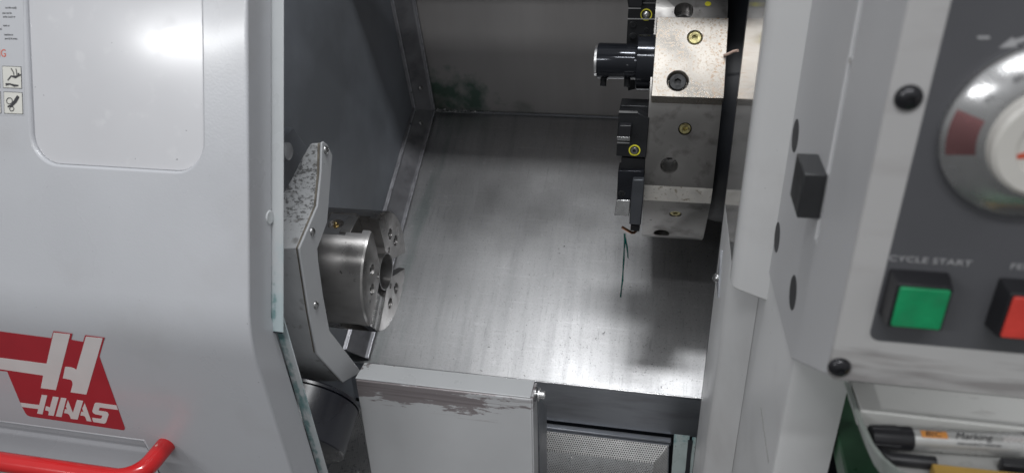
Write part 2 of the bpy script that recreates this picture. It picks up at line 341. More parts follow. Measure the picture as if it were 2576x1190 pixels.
def join(*mes):
    bm = bmesh.new()
    for m in mes: bm.from_mesh(m)
    r = bpy.data.meshes.new('j'); bm.to_mesh(r); bm.free(); return r
def rrect(w, h, r, k=5):
    out = []
    for cx, cy, a0 in ((w / 2 - r, h / 2 - r, 0), (-w / 2 + r, h / 2 - r, 90), (-w / 2 + r, -h / 2 + r, 180), (w / 2 - r, -h / 2 + r, 270)):
        for i in range(k + 1):
            a = math.radians(a0 + 90 * i / k); out.append((cx + r * math.cos(a), cy + r * math.sin(a)))
    return out
def text_mesh(s, size, o, xd, yd, lift=0.0004, ext=0.0001, align='LEFT', xs=1.0, shear=0.0):
    c = bpy.data.curves.new('t', 'FONT'); c.body = s; c.size = size; c.align_x = align; c.extrude = ext; c.shear = shear; c.resolution_u = 3
    ob = bpy.data.objects.new('t', c); COL.objects.link(ob)
    dg = bpy.context.evaluated_depsgraph_get(); dg.update()
    me = bpy.data.meshes.new_from_object(ob.evaluated_get(dg)); bpy.data.objects.remove(ob)
    xd = V(xd).normalized(); yd = V(yd).normalized(); n = xd.cross(yd); o = V(o)
    for v in me.vertices: v.co = o + xd * v.co.x * xs + yd * v.co.y + n * (v.co.z + lift)
    return me
def socket_bolt(name, c, n, r, h, m, parent, hexr=0.5, hexm='black_bolt'):
    """cap screw: chamfered round head with a hexagonal socket; c is on the seat, n points out of it"""
    n, u, v = frame(n); c = V(c); S = 24; vs = []; fs = []
    rings = [(0, r), (h * 0.86, r), (h, r * 0.9)]
    for a, rr in rings:
        for k in range(S): t = 2 * PI * k / S; vs.append(c + n * a + (u * math.cos(t) + v * math.sin(t)) * rr)
    for i in range(2):
        for k in range(S): fs.append((i * S + k, i * S + (k + 1) % S, (i + 1) * S + (k + 1) % S, (i + 1) * S + k))
    hx = len(vs)
    for a in (h, h * 0.35):
        for k in range(S):
            t = 2 * PI * k / S; kk = k % 4 / 4; b = 2 * PI * (k // 4) / 6; e = b + PI / 3
            p = (u * math.cos(b) + v * math.sin(b)) * (1 - kk) + (u * math.cos(e) + v * math.sin(e)) * kk
            vs.append(c + n * a + p * r * hexr)
    for k in range(S):
        fs.append((2 * S + k, 2 * S + (k + 1) % S, hx + (k + 1) % S, hx + k))
        fs.append((hx + k, hx + (k + 1) % S, hx + S + (k + 1) % S, hx + S + k))
    fs.append(tuple(hx + S + k for k in range(S)))
    return link(name, data(vs, fs), m, parent, smooth=35)
def dome_screw(name, c, n, r, h, m, parent):
    prof = [(0, r)] + [(h * math.sin(a), r * math.cos(a)) for a in [PI / 2 * i / 6 for i in range(1, 5)]] + [(h * 0.97, r * 0.34), (h * 0.6, r * 0.32), (h * 0.6, 0)]
    return link(name, lathe(prof, c, n, 20), m, parent, smooth=50)

# ================================================================== STRUCTURE: the inside of the cabin
FY0, FZ0, FY1, FZ1 = 1.5385, -0.546, 1.0165, -0.852            # bed cover: back seam and front lip (Y, Z)
fd = V((0, FY1 - FY0, FZ1 - FZ0)).normalized(); fn = V((0, fd.z, -fd.y)).normalized()
if fn.z < 0: fn = -fn
def floor_at(px, py): return onp(px, py, (0, FY0, FZ0), fn)
XW, XF, XR = -0.54, -0.50, 0.34
bed = link('floor', prism([(XW - 0.02, FY0, FZ0), (XR, FY0, FZ0), (XR, FY1, FZ1), (XW - 0.02, FY1, FZ1)], -fn * 0.002), 'bed_metal'); bed['kind'] = 'structure'
lip = link('floor_lip', box(XW - 0.02, XR, FY1 - 0.001, FY1 + 0.002, FZ1 - 0.088, FZ1 - 0.0025), 'lip_metal', bed)
link('lip_edge', tube([(XW, FY1 - 0.0005, FZ1 - 0.0012), (XR, FY1 - 0.0005, FZ1 - 0.0012)], 0.0016, 10), 'lip_edge', bed, smooth=60)
bw = V((0, 1.468 - FY0, -0.287 - FZ0)).normalized()              # the back sheet leans over the bed cover
T = V((0, FY0, FZ0)) + bw * 0.75
wb = link('wall_back', prism([(XW - 0.02, FY0 + 0.001, FZ0 + 0.003), (XR, FY0 + 0.001, FZ0 + 0.003), (XR, T.y, T.z), (XW - 0.02, T.y, T.z)], (0, 0.003, 0)), 'back_sheet'); wb['kind'] = 'structure'
link('seam_fold', tube([(XF, FY0 - 0.002, FZ0 + 0.003), (XR, FY0 - 0.002, FZ0 + 0.003)], 0.0022, 8), 'lip_metal', wb, smooth=60)
wl = link('wall_left', box(XW - 0.004, XW, 0.66, 1.66, -1.25, 0.30), 'wall_paint'); wl['kind'] = 'structure'
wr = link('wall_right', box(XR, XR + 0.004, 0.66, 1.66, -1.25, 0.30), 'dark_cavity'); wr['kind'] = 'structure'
cl = link('ceiling', box(XW, XR, 1.07, 1.5, 0.10, 0.104), 'wall_paint'); cl['kind'] = 'structure'
link('shade_lip', prism([(XW, 1.070, 0.0995), (XR, 1.070, 0.0995), (XR, 1.145, -0.05), (XW, 1.145, -0.05)], (0, 0.003, 0)), 'wall_paint', cl)  # unseen lip added along the lamp ray to sharpen the bed's shadow edge
link('turret_shade', box(-0.012, XR, 0.882, 1.0685, 0.092, 0.104), 'wall_paint', cl)  # unseen board added to keep lamp light off the turret's top chamfer
link('header_light_stop', box(XW - 0.1, 0.60, 0.735, 0.75, 0.0, 0.19), 'machine_paint', cl)  # unseen bar over the opening, set to cut front tube light off the upper bed
#      # cabin roof covers the rear half only
sump = link('sump_bottom', box(XW, XR, 0.60, 1.04, -1.20, -1.19), 'dark_cavity'); sump['kind'] = 'structure'
link('sump_back', box(XW, XR, 1.0205, 1.0225, -1.19, FZ1 - 0.09), 'dark_cavity', sump)

# corner trim: a cove strip with rolled edges between left wall and sheets, in two lengths
def cove(name, a, b, na, screws):
    """a, b: ends of the sheet-side edge; na: normal of the sheet it lies on"""
    a, b, na = V(a), V(b), V(na); d = (b - a).normalized(); wx = V((1, 0, 0))
    def P(p, s, h): return p + wx * (s - 0.04) + na * h   # s=0 wall .. 0.04 sheet side
    sec = [(0.0006, 0.040), (0.0060, 0.0385), (0.0085, 0.0335), (0.0335, 0.0085), (0.0385, 0.0060), (0.040, 0.0006), (0.036, 0.0006), (0.0006, 0.036)]
    me = loft([P(a, *s) for s in sec], [P(b, *s) for s in sec])
    o = link(name, me, 'trim_metal', wl)
    for s in ((0.0068, 0.0390), (0.0392, 0.0068)):
        link('rolled_edge', tube([P(a, *s), P(b, *s)], 0.0016, 8), 'trim_edge', o, smooth=60)
    nn = (na + wx).normalized()
    for t in screws:
        dome_screw('screw', P(a + (b - a) * t, 0.0212, 0.0212), nn, 0.0062, 0.0040, 'bolt_steel', o)
    return o
c0 = V((XF, FY0, FZ0 + 0.002))
cove('trim_strip', c0, c0 + bw * 0.6, V((0, -bw.z, bw.y)).normalized() if bw.z > 0 else bw, [0.12, 0.52])
cove('trim_strip', c0 - fd * 0.0, V((XF, FY1 + 0.004, FZ1 + 0.004)), fn, [0.09, 0.62])

# ================================================================== CHUCK
cx, cyc, czc, CR = -0.3593, 0.8244, -0.5271, 0.0837
chuck = tag(empty('lathe_chuck', (cx - 0.05, cyc, czc - CR)), 'round steel lathe chuck with three jaw slots on the spindle behind the cast arm', 'chuck')
def cpt(px, py): return atX(px, py, cx)
C0 = V((cx, cyc, czc))
def ang(px, py): p = cpt(px, py); return math.atan2(p.z - czc, p.y - cyc)
A_top, A_right, A_bot = (math.radians(q) for q in (101, -19, -139))
ANG = [A_top, A_right, A_bot]
def rad(a): return V((0, math.cos(a), math.sin(a)))
def tan(a): return V((0, -math.sin(a), math.cos(a)))
BL = 0.094
body = lathe([(0, 0.0245), (0, CR - 0.0035), (-0.001, CR - 0.0015), (-0.0035, CR), (-BL, CR), (-BL, 0.0245), (0, 0.0245)], C0, (1, 0, 0), 96)
cut = []
def slot_box(a, w, d0, d1, r0, r1):
    p = [C0 + rad(a) * r0 + tan(a) * (-w / 2), C0 + rad(a) * r1 + tan(a) * (-w / 2), C0 + rad(a) * r1 + tan(a) * (w / 2), C0 + rad(a) * r0 + tan(a) * (w / 2)]
    return prism([q + V((d1, 0, 0)) for q in p], (d0 - d1, 0, 0))
for i, a in enumerate(ANG):
    cut.append(slot_box(a, 0.0250 if i < 2 else 0.0325, 0.01, -0.028, 0.012, 0.1))
    cut.append(slot_box(a, 0.0360, -0.0125, -0.045, 0.020, 0.1))
cut.append(slot_box(A_top, 0.046, -0.034, -0.072, 0.079, 0.1))
s = 0.6314 / 2.334
def c4(x, y): return (1380 * 0.6314 + x * s, 820 * 0.6314 + y * s)
big = [C0 + rad(math.radians(q)) * 0.0525 for q in (54, 26, 147, 176, -58, -90)]
small = [C0 + rad(math.radians(q)) * 0.0305 for q in (50, 160, -72)]
for p in big: cut.append(lathe([(-0.012, 0), (-0.012, 0.0078), (0.01, 0.0078), (0.01, 0)], p, (1, 0, 0), 24))
for p in small: cut.append(lathe([(-0.008, 0), (-0.008, 0.0042), (0.01, 0.0042), (0.01, 0)], p, (1, 0, 0), 20))
cut.append(lathe([(-0.012, 0), (-0.012, 0.0105), (0.02, 0.0105), (0.02, 0)], C0 + rad(A_top + 0.0) * (CR - 0.006) + V((-0.056, 0, 0)) + rad(A_top) * 0.006, rad(A_top), 24))
me = boolean(body, cut)
link('chuck_body', me, 'chuck_steel', chuck, smooth=30, bevel=0.0005, seg=1)
for p in big: socket_bolt('face_bolt', p + V((-0.0119, 0, 0)), (1, 0, 0), 0.0066, 0.0098, 'bolt_steel', chuck)
for p in small: socket_bolt('face_bolt', p + V((-0.0079, 0, 0)), (1, 0, 0), 0.0036, 0.006, 'bolt_steel', chuck)
# centre ring round the bore
link('centre_ring', lathe([(0.0001, 0.0262), (0.0006, 0.0258), (0.0006, 0.0250), (0.0, 0.0246), (-0.08, 0.0240), (-0.08, 0.0262)], C0 + V((0.0002, 0, 0)) * 0, (1, 0, 0), 64), 'chuck_face', chuck, smooth=30)
link('bore_plug', lathe([(-0.0875, 0), (-0.0875, 0.0238), (-0.092, 0.0238), (-0.092, 0)], C0, (1, 0, 0), 48), 'dark_cavity', chuck, smooth=30)
# master jaws: two sunk in their slots, the lower one flush with its serrations
for i, a in enumerate(ANG[:2]):
    j = link('master_jaw', slot_box(a, 0.0355, -0.0290, -0.0448, 0.034, CR - 0.003), 'jaw_steel', chuck, bevel=0.0006, seg=1)
j = link('master_jaw', slot_box(A_bot, 0.0318, -0.0008, -0.012, 0.0345, CR - 0.0015), 'holder_grey', chuck, bevel=0.0005, seg=1)
for sgn in (-1, 1):                                                # two serrated rails each side of the T-slot
    for k in range(19):
        r0 = 0.0355 + k * 0.00246; o0 = C0 + V((-0.0009, 0, 0)) + tan(A_bot) * sgn * 0.0098; hw = tan(A_bot) * 0.0055
        a_, b_, t_ = o0 + rad(A_bot) * r0, o0 + rad(A_bot) * (r0 + 0.0019), o0 + rad(A_bot) * (r0 + 0.00095) + V((0.0026, 0, 0))
        me = loft([a_ - hw, b_ - hw, t_ - hw], [a_ + hw, b_ + hw, t_ + hw])
        link('serration', me, 'bright_steel', j)
link('jaw_rib', slot_box(A_bot, 0.0078, 0.0002, -0.0012, 0.036, CR - 0.003), 'chuck_face', j)
npos = C0 + rad(A_top) * (CR - 0.0085) + V((-0.056, 0, 0))
link('grease_nipple', lathe([(0, 0), (0, 0.0042), (0.002, 0.0042), (0.0025, 0.0028), (0.006, 0.0024), (0.007, 0.0014), (0.0072, 0)], npos, rad(A_top), 16), 'brass', chuck, smooth=40)
link('spindle_flange', lathe([(-0.094, 0.0), (-0.094, CR * 0.93), (-0.13, CR * 0.93), (-0.13, 0.1075), (-0.178, 0.1075), (-0.178, 0)], C0, (1, 0, 0), 64), 'wall_paint', chuck, smooth=30)

# ================================================================== CAST ARM IN FRONT OF THE CHUCK
XA = -0.39
near = [(804, 359), (802, 432), (793, 518), (747, 625), (749, 640), (772, 786), (791, 889), (857, 962)]
far = [(905, 935), (824, 831), (807, 739), (796, 660), (793, 625), (818, 559), (829, 415), (831, 390), (818, 363), (809, 356)]
outl = [atX(*p, XA) for p in near + far]
arm = tag(empty('probe_arm', (XA - 0.04, outl[5].y, outl[7].z)), 'grey cast arm with pitted upper face and screwed cover plate beside the chuck', 'arm')
link('cover_plate', prism(outl, (0.003, 0, 0)), 'plate_paint', arm, bevel=0.0012)
cm = V((0, sum(p.y for p in outl) / len(outl), sum(p.z for p in outl) / len(outl)))
inn = [V((p.x, p.y + (cm.y - p.y) * 0.03, p.z + (cm.z - p.z) * 0.01)) for p in outl]
link('plate_seal', prism([p + V((-0.0022, 0, 0)) for p in inn], (0.0022, 0, 0)), 'seam_sealant', arm)
# cast body: rings of the outline, the top falling away to the left
sections = []
def topz(x): return [-0.302, -0.307, -0.326, -0.348, -0.374, -0.41][x]
n0 = len(near)
rings = []
for k, dx in enumerate((0.0024, 0.012, 0.024, 0.036, 0.052, 0.115)):
    ring = []
    for p in inn:
        z = min(p.z, topz(k)); y = p.y
        if p.z > topz(k): y = p.y + 0.0
        ring.append(V((XA - dx, y, z - 0.0015 * k)))
    rings.append(ring)
vs = []; fs = []; n = len(inn)
for r_ in rings: vs += r_
fs.append(tuple(range(n))); fs.append(tuple(range(len(vs) - 1, len(vs) - n - 1, -1)))
for k in range(len(rings) - 1):
    for i in range(n): fs.append((k * n + i, k * n + (i + 1) % n, (k + 1) * n + (i + 1) % n, (k + 1) * n + i))
link('cast_body', data(vs, fs), 'cast_paint', arm, bevel=0.003, seg=3)
for p in ((819, 378), (785, 583), (794, 767)):
    dome_screw('screw', atX(*p, XA + 0.003), (1, 0, 0), 0.0052, 0.0034, 'bolt_steel', arm)
q = atX(738, 398, XA - 0.055)
link('pivot_pin', lathe([(0, 0), (0, 0.012), (0.014, 0.011), (0.016, 0.008), (0.016, 0)], V((XA - 0.085, q.y + 0.02, q.z)), (1, 0, 0), 24), 'plate_paint', arm, smooth=40)
link('pivot_seal', lathe([(0, 0), (0, 0.010), (0.006, 0.010), (0.006, 0)], V((XA - 0.0915, q.y + 0.02, q.z)), (1, 0, 0), 24), 'label_red', arm, smooth=40)
# dark pivot housing on the wall behind
h0 = atX(762, 372, -0.475); h1 = atX(738, 320, -0.475)
hb = tag(link('pivot_housing', prism([V((-0.475, h1.y - 0.07, h1.z - 0.004)), V((-0.475, h1.y, h1.z)), V((-0.475, h0.y + 0.01, h0.z)), V((-0.475, h0.y + 0.01, h0.z - 0.09)), V((-0.475, h1.y - 0.07, h0.z - 0.09))], (-0.064, 0, 0)), 'wall_paint', bevel=0.002),
         'dark grey angular housing on the left wall at the top of the cast arm', 'housing')
# black cylinder at the foot of the arm
ca = V((-0.17, 0.82, -0.55)).normalized(); axw = V((RX.dot(ca), RY.dot(ca), RZ.dot(ca)))
cc = ray(781, 1000) * 0.975
pod = tag(empty('motor_pod', cc + axw * 0.06), 'glossy black drum hanging under the foot of the cast arm behind the door edge', 'motor')
link('pod_body', lathe([(0.004, 0), (0.004, 0.0640), (0.0055, 0.0652), (0.0645, 0.0645), (0.066, 0.0630), (0.066, 0)], cc, axw, 80), 'black_motor', pod, smooth=30)
link('pod_lid', lathe([(-0.002, 0), (-0.002, 0.0645), (0.0, 0.0662), (0.0035, 0.0662), (0.0035, 0)], cc, axw, 80), 'black_motor', pod, smooth=30)

# ================================================================== PAINT-WORN BOX IN FRONT
YB = 0.70
bl, brr = atY(893, 950, YB), atY(1336, 1003, YB)
zt = (bl.z + brr.z) / 2; bx0, bx1 = bl.x, brr.x; dB = 0.034
bx = tag(empty('guard_box', ((bx0 + bx1) / 2, YB, zt - 0.3)), 'light grey sheet metal box with its top front edge worn to bare metal', 'box')
link('front_sheet', box(bx0, bx1, YB, YB + dB - 0.002, zt - 0.30, zt - 0.0022), 'box_paint', bx, bevel=0.0018, seg=3)
link('top_sheet', box(bx0 - 0.0005, bx1 - 0.0012, YB + 0.0012, YB + dB, zt - 0.002, zt), 'box_top_paint', bx, bevel=0.00095, seg=3)
f0 = atX(1354, 990, bx1); f1 = atX(1374, 1024, bx1)
link('side_flange', prism([V((bx1 - 0.0022, f0.y, zt - 0.3)), V((bx1 - 0.0022, f1.y, zt - 0.3)), V((bx1 - 0.0022, f1.y, f1.z)), V((bx1 - 0.0022, f0.y, f0.z))], (0.0028, 0, 0)), 'lip_metal', bx, bevel=0.0006)
link('side_lip', box(bx1 - 0.0008, bx1 + 0.0016, YB + 0.0022, YB + dB, zt - 0.30, zt - 0.003), 'box_paint', bx, bevel=0.0007)
bp = V((bx1 + 0.0018, YB + 0.020, zt - 0.010))
link('washer', lathe([(0, 0), (0, 0.0092), (0.0015, 0.0092), (0.0015, 0)], bp, (1, 0, 0), 24), 'bolt_steel', bx, smooth=40)
link('washer', lathe([(0.0042, 0), (0.0042, 0.0085), (0.0058, 0.0085), (0.0058, 0)], bp, (1, 0, 0), 24), 'bright_steel', bx, smooth=40)
link('bolt_shank', lathe([(0.0015, 0), (0.0015, 0.0035), (0.0042, 0.0035), (0.0042, 0)], bp, (1, 0, 0), 16), 'bolt_steel', bx, smooth=40)
socket_bolt('bolt_head', bp + V((0.0058, 0, 0)), (1, 0, 0), 0.0050, 0.0068, 'bright_steel', bx)

# ================================================================== CHIP BASKET
YK = 1.0
def uvsheet(a, b, c, d, name, parent):
    a, b, c, d = map(V, (a, b, c, d)); me = data([a, b, c, d], [(0, 1, 2, 3)])
    uv = me.uv_layers.new(name='UVMap'); ux = (b - a).normalized(); nn = (b - a).cross(d - a).normalized(); uy = nn.cross(ux)
    for l in me.loops: p = me.vertices[l.vertex_index].co - a; uv.data[l.index].uv = (p.dot(ux), p.dot(uy))
    o = link(name, me, 'perforated_steel', parent)
    so = o.modifiers.new('thickness', 'SOLIDIFY'); so.thickness = 0.001
    return o
bk = tag(empty('chip_basket', (-0.2, 0.85, -1.02)), 'perforated steel chip basket below the lip of the bed cover', 'basket')
kt, kb = -0.9525, -0.9775; kx = atY(1682, 1120, YK).x
uvsheet((XW, YK - 0.022, kb), (kx - 0.024, YK - 0.022, kb), (kx, YK, kt), (XW, YK, kt), 'back_side', bk)
uvsheet((XW, 0.62, kb - 0.03), (kx - 0.024, 0.62, kb - 0.03), (kx - 0.024, YK - 0.022, kb), (XW, YK - 0.022, kb), 'basket_floor', bk)
uvsheet((kx - 0.024, 0.62, kb - 0.03), (kx, 0.62, kt - 0.03), (kx, YK, kt), (kx - 0.024, YK - 0.022, kb), 'right_side', bk)
link('basket_rim', tube([(XW, YK + 0.001, kt), (kx, YK + 0.001, kt), (kx + 0.001, 0.64, kt - 0.03)], 0.0016, 8), 'lip_metal', bk, smooth=60)
link('ledge', box(XW, kx + 0.004, YK + 0.003, YK + 0.014, kt - 0.004, kt + 0.006), 'lip_metal', bk, bevel=0.001)
dp0 = atY(1696, 1091, 0.97); dp1 = atY(1766, 1099, 0.97)
pn = tag(empty('drip_panel', (dp0.x, 0.97, dp0.z - 0.2)), 'pale sheet stained teal by coolant at the right end of the chip basket', 'panel')
midx = dp0.x + (dp1.x - dp0.x) * 0.60
def sheet(x0, x1, dz, name, m, lift=0.0):
    a0 = V((x0, 0.97 - lift, dp0.z - dz)); dn_ = V((0, -0.075, -0.14))
    return link(name, prism([a0, V((x1, a0.y, a0.z)), V((x1, a0.y, a0.z)) + dn_, a0 + dn_], (0, 0.0015, -0.001)), m, pn)
sheet(dp0.x, midx - 0.002, 0, 'sheet', 'wet_sheet'); sheet(midx + 0.0025, dp1.x + 0.05, 0.002, 'sheet', 'wet_sheet')
rn = [(midx - 0.004, 0.006), (midx + 0.004, 0.006), (midx + 0.0015, 0.04), (midx + 0.001, 0.13), (midx - 0.016, 0.13), (midx - 0.005, 0.05)]
link('runnel', prism([(x, 0.97 - 0.0008 - t * 0.536, dp0.z - t) for x, t in rn], (0, 0.0006, 0)), 'dark_cavity', pn)

# ================================================================== TURRET
TC = V((0, 1.1642, -0.3771)); TX0, TX1 = -0.0172, 0.0752
def rot(p, k):                                                     # station k steps of 36 degrees downwards from the facing one
    a = math.radians(36 * k); y, z = p.y - TC.y, p.z - TC.z
    return V((p.x, TC.y + y * math.cos(a) - z * math.sin(a), TC.z + y * math.sin(a) + z * math.cos(a)))
S2, E2 = V((0, 0.95, -0.3225)), V((0, 0.95, -0.4316))
sg = 1 if (rot(S2, 1) - V((0, 0.9588, -0.4588))).length < 0.03 else -1
def st(p, k): return rot(p, sg * k)
def nst(k): return st(V((0, TC.y - 1, TC.z)), k) - TC              # outward normal of station k (0 faces the operator)
tur = tag(empty('tool_turret', (0.03, TC.y, TC.z - 0.2)), 'ten sided dark steel tool turret hanging above the bed cover', 'turret')
sec = []
for k in range(10):
    s_, e_ = st(S2, k), st(E2, k); s1 = st(S2, k + 1)
    d = (e_ - s_).normalized(); f = (s1 - e_).normalized()
    sec += [s_, e_]
me = loft([p + V((TX0, 0, 0)) for p in sec], [p + V((TX1, 0, 0)) for p in sec])
def fpt(px, py, k):                                                # pixel on the plane of station k
    p0 = st(S2, k); return onp(px, py, p0, nst(k))
holes = [(fpt(1683, 417, 0), nst(0), 0.0118, 0.05), (fpt(1664, 587, 1), nst(1), 0.0118, 0.05), (onp(1720, 26, st(S2, -1), nst(-1.5)), nst(-1.5), 0.0125, 0.03),
         (fpt(1723, 325, 0), nst(0), 0.0088, 0.012), (fpt(1699, 539, 1), nst(1), 0.0088, 0.012)]
cut = [lathe([(-dd, 0), (-dd, r), (0.02, r), (0.02, 0)], c, n_, 32) for c, n_, r, dd in holes]
me = boolean(me, cut)
nrm = [(st(E2, k) - st(S2, k + 1)).cross(V((1, 0, 0))).normalized() for k in range(10)]
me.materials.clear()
tb = link('turret_disc', me, None, tur, smooth=25, mats=['turret_steel', 'turret_land_sheen'])
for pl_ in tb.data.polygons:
    for k in (0,):                                                # paler steel on this one land stands in for its bright reflection
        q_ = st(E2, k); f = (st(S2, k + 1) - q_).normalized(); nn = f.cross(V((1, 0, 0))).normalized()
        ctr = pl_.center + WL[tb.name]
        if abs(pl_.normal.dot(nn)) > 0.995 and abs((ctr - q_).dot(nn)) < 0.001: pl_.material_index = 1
for c, n_, r, dd in holes[:3]:
    link('bore_sleeve', lathe([(-dd + 0.0002, 0), (-dd + 0.0002, r * 0.99), (-dd + 0.014, r * 0.99), (-dd + 0.014, r * 0.55), (-dd + 0.004, r * 0.5), (-dd + 0.004, 0)], c, n_, 32), 'bolt_steel', tur, smooth=35)
for c, n_, r, dd in holes[3:]: socket_bolt('clamp_screw', c - n_ * 0.0118, n_, 0.0078, 0.0105, 'yellow_zinc', tur, 0.48)
link('lower_plate', box(TX0 + 0.004, TX1 - 0.018, TC.y - 0.05, TC.y + 0.05, TC.z - 0.213, TC.z - 0.19), 'turret_steel', tur)
link('hub', lathe([(0, 0), (0, 0.185), (0.02, 0.19), (0.10, 0.19), (0.10, 0)], V((TX1 + 0.001, TC.y, TC.z)), (1, 0, 0), 64), 'dark_cavity', tur, smooth=40)
sp = atY(1806, 358, 0.98)
link('lock_pin', lathe([(0, 0), (0, 0.0055), (0.016, 0.0055), (0.016, 0.009), (0.03, 0.009), (0.03, 0)], V((TX1 - 0.002, 0.985, sp.z * 0.985 / 0.98)), (1, 0, 0), 24), 'bright_steel', tur, smooth=40)
link('paint_dot', lathe([(0, 0), (0, 0.0042), (0.0006, 0.003), (0.0006, 0)], onp(1781, 11, st(S2, -1), nst(-1.5)) + nst(-1.5) * 0.0003, nst(-1.5), 14), 'yellow_paint', tur)

# bolt-on block (station above the facing one) with its boring-bar holder
kb_ = -1
nb = nst(kb_); tb_ = V((0, -nb.z, nb.y)); tb_ = tb_ if tb_.z > 0 else -tb_      # up along the face
p0 = V((0, 0.930, -0.2998))
blkc = onp(1742, 144, p0, nb)
L0 = onp(1640, 244, p0, nb); L1 = onp(1650, 44, p0, nb); R0_ = onp(1820, 247, p0, nb); R1_ = onp(1836, 45, p0, nb)
xl, xr = (L0.x + L1.x) / 2, (R0_.x + R1_.x) / 2
lo = V((0, (L0.y + R0_.y) / 2, (L0.z + R0_.z) / 2)); hi = V((0, (L1.y + R1_.y) / 2, (L1.z + R1_.z) / 2))
blk = tag(empty('boring_bar_block', (xl, lo.y, lo.z)), 'bright steel holder block with rust freckles and two screws bolted on the turret', 'tool holder')
depth = (lo - st(S2, kb_)).dot(nb)
me = prism([V((xl, lo.y, lo.z)), V((xr, lo.y, lo.z)), V((xr, hi.y, hi.z)), V((xl, hi.y, hi.z))], -nb * max(0.03, depth + 0.0))
c1, c2 = onp(1748, 95, p0, nb), onp(1705, 204, p0, nb)
me = boolean(me, [lathe([(-0.006, 0), (-0.006, 0.0090), (0.02, 0.0090), (0.02, 0)], c1, nb, 32), lathe([(-0.011, 0), (-0.011, 0.0130), (0.02, 0.0130), (0.02, 0)], c2, nb, 36)])
link('block', me, 'block_steel', blk, bevel=0.0012, seg=2, smooth=30)
socket_bolt('screw', c1 - nb * 0.0059, nb, 0.0082, 0.0055, 'yellow_zinc', blk, 0.5)
socket_bolt('screw', c2 - nb * 0.0109, nb, 0.0112, 0.0080, 'black_bolt', blk, 0.42)
bar = tag(empty('boring_bar_sleeve', (xl - 0.06, lo.y + 0.03, lo.z)), 'glossy black round sleeve with two grub screws sticking out of the bright block', 'tool holder')
ac = ray(1625, 157) ; ac = V((xl, 0, 0)) + V((0, 1.003, ac.z * 1.003 / ac.y))
link('collar', lathe([(0.004, 0), (0.004, 0.0372), (-0.0005, 0.0375), (-0.0215, 0.0375), (-0.0225, 0.0365), (-0.0225, 0.0245), (-0.026, 0.0235)], ac, (1, 0, 0), 64), 'black_oxide', bar, smooth=30)
link('sleeve', lathe([(-0.0226, 0.0236), (-0.030, 0.0238), (-0.0735, 0.0242), (-0.0755, 0.0232), (-0.0755, 0.0128), (-0.05, 0.0125), (-0.05, 0)], ac, (1, 0, 0), 64), 'black_oxide', bar, smooth=30)
link('bright_collet', lathe([(-0.0750, 0.0130), (-0.0750, 0.0205), (-0.0790, 0.0200), (-0.0790, 0.0135), (-0.06, 0.0125)], ac, (1, 0, 0), 48), 'bright_steel', bar, smooth=30)
for dx in (-0.034, -0.066):
    g = ac + V((dx, -0.012, -0.020)); gn = V((0, -0.35, -0.94)).normalized()
    link('grub_screw', lathe([(0, 0)] + sum([[(i * 0.0012, 0.0040), (i * 0.0012 + 0.0006, 0.0046)] for i in range(9)], []) + [(0.0110, 0.0038), (0.0110, 0.002), (0.008, 0.002), (0.008, 0)], g, gn, 18), 'black_bolt', bar, smooth=50)
link('copper_tail', tube([atY(1822, 140, 0.962), atY(1834, 136, 0.955), atY(1845, 130, 0.955), atY(1856, 128, 0.95)], 0.0019, 10), 'paper_tag', blk, smooth=50)

# clamp-type holders on the left side of the disc
def yq(px, py, y): return atY(px, py, y)
def slab(pxs, y, dy): return prism([yq(px, py, y) for px, py in pxs], (0, dy, 0))
k3 = 0.6314 / 2.203
def q3(x, y): return (2420 * 0.6314 + x * k3, 420 * 0.6314 + y * k3)
hB = tag(empty('turning_tool_holder', yq(1590, 396, 0.95)), 'black clamp holder with yellow ringed screw level with the facing turret side', 'tool holder', 'turning tool holders on the turret')
link('back_plate', slab([q3(112, 0), q3(372, 10), q3(370, 120), q3(110, 70)], 0.962, 0.03), 'holder_black', hB, bevel=0.0008)
link('body', slab([q3(98, 62), q3(266, 66), q3(366, 118), q3(352, 296), q3(338, 462), q3(76, 446), q3(84, 320)], 0.945, 0.035), 'holder_black', hB, bevel=0.0009)
link('top_edge', slab([q3(100, 55), q3(266, 60), q3(266, 70), q3(99, 66)], 0.9438, 0.004), 'bright_steel', hB)
link('clamp', slab([q3(104, 176), q3(212, 180), q3(200, 318), q3(82, 312)], 0.934, 0.0115), 'plastic_black', hB, bevel=0.0012)
link('clamp_lip', slab([q3(84, 276), q3(200, 282), q3(197, 316), q3(82, 310)], 0.9325, 0.002), 'bolt_steel', hB, bevel=0.0005)
link('insert_edge', slab([q3(86, 323), q3(196, 327), q3(190, 337), q3(85, 334)], 0.9435, 0.002), 'bright_steel', hB)
yr = yq(*q3(238, 395), 0.9448)
link('yellow_ring', lathe([(-0.0005, 0.0078), (0.0006, 0.0078), (0.0006, 0.0062), (-0.0005, 0.0062), (-0.0005, 0.0078)], yr, (0, -1, 0), 28), 'yellow_paint', hB, smooth=40)
socket_bolt('clamp_screw', yr + V((0, 0.002, 0)), (-0.1, -1, -0.1), 0.0050, 0.0040, 'bolt_steel', hB)
link('shank', slab([q3(122, 462), q3(332, 470), q3(326, 585), q3(114, 578)], 0.952, 0.03), 'holder_black', hB, bevel=0.0006)
hC = tag(empty('parting_tool_holder', yq(1580, 543, 0.94)), 'black square holder with one small screw low on the turret above the copper nozzle', 'tool holder')
link('body', slab([q3(92, 574), q3(322, 580), q3(318, 660), q3(204, 830), q3(82, 826)], 0.943, 0.03), 'black_oxide', hC, bevel=0.0008)
link('lower_face', prism([yq(*q3(80, 830), 0.9425), yq(*q3(200, 834), 0.9425), yq(*q3(190, 974), 0.938), yq(*q3(60, 966), 0.938)], (0, 0.03, 0)), 'bolt_steel', hC, bevel=0.0008)
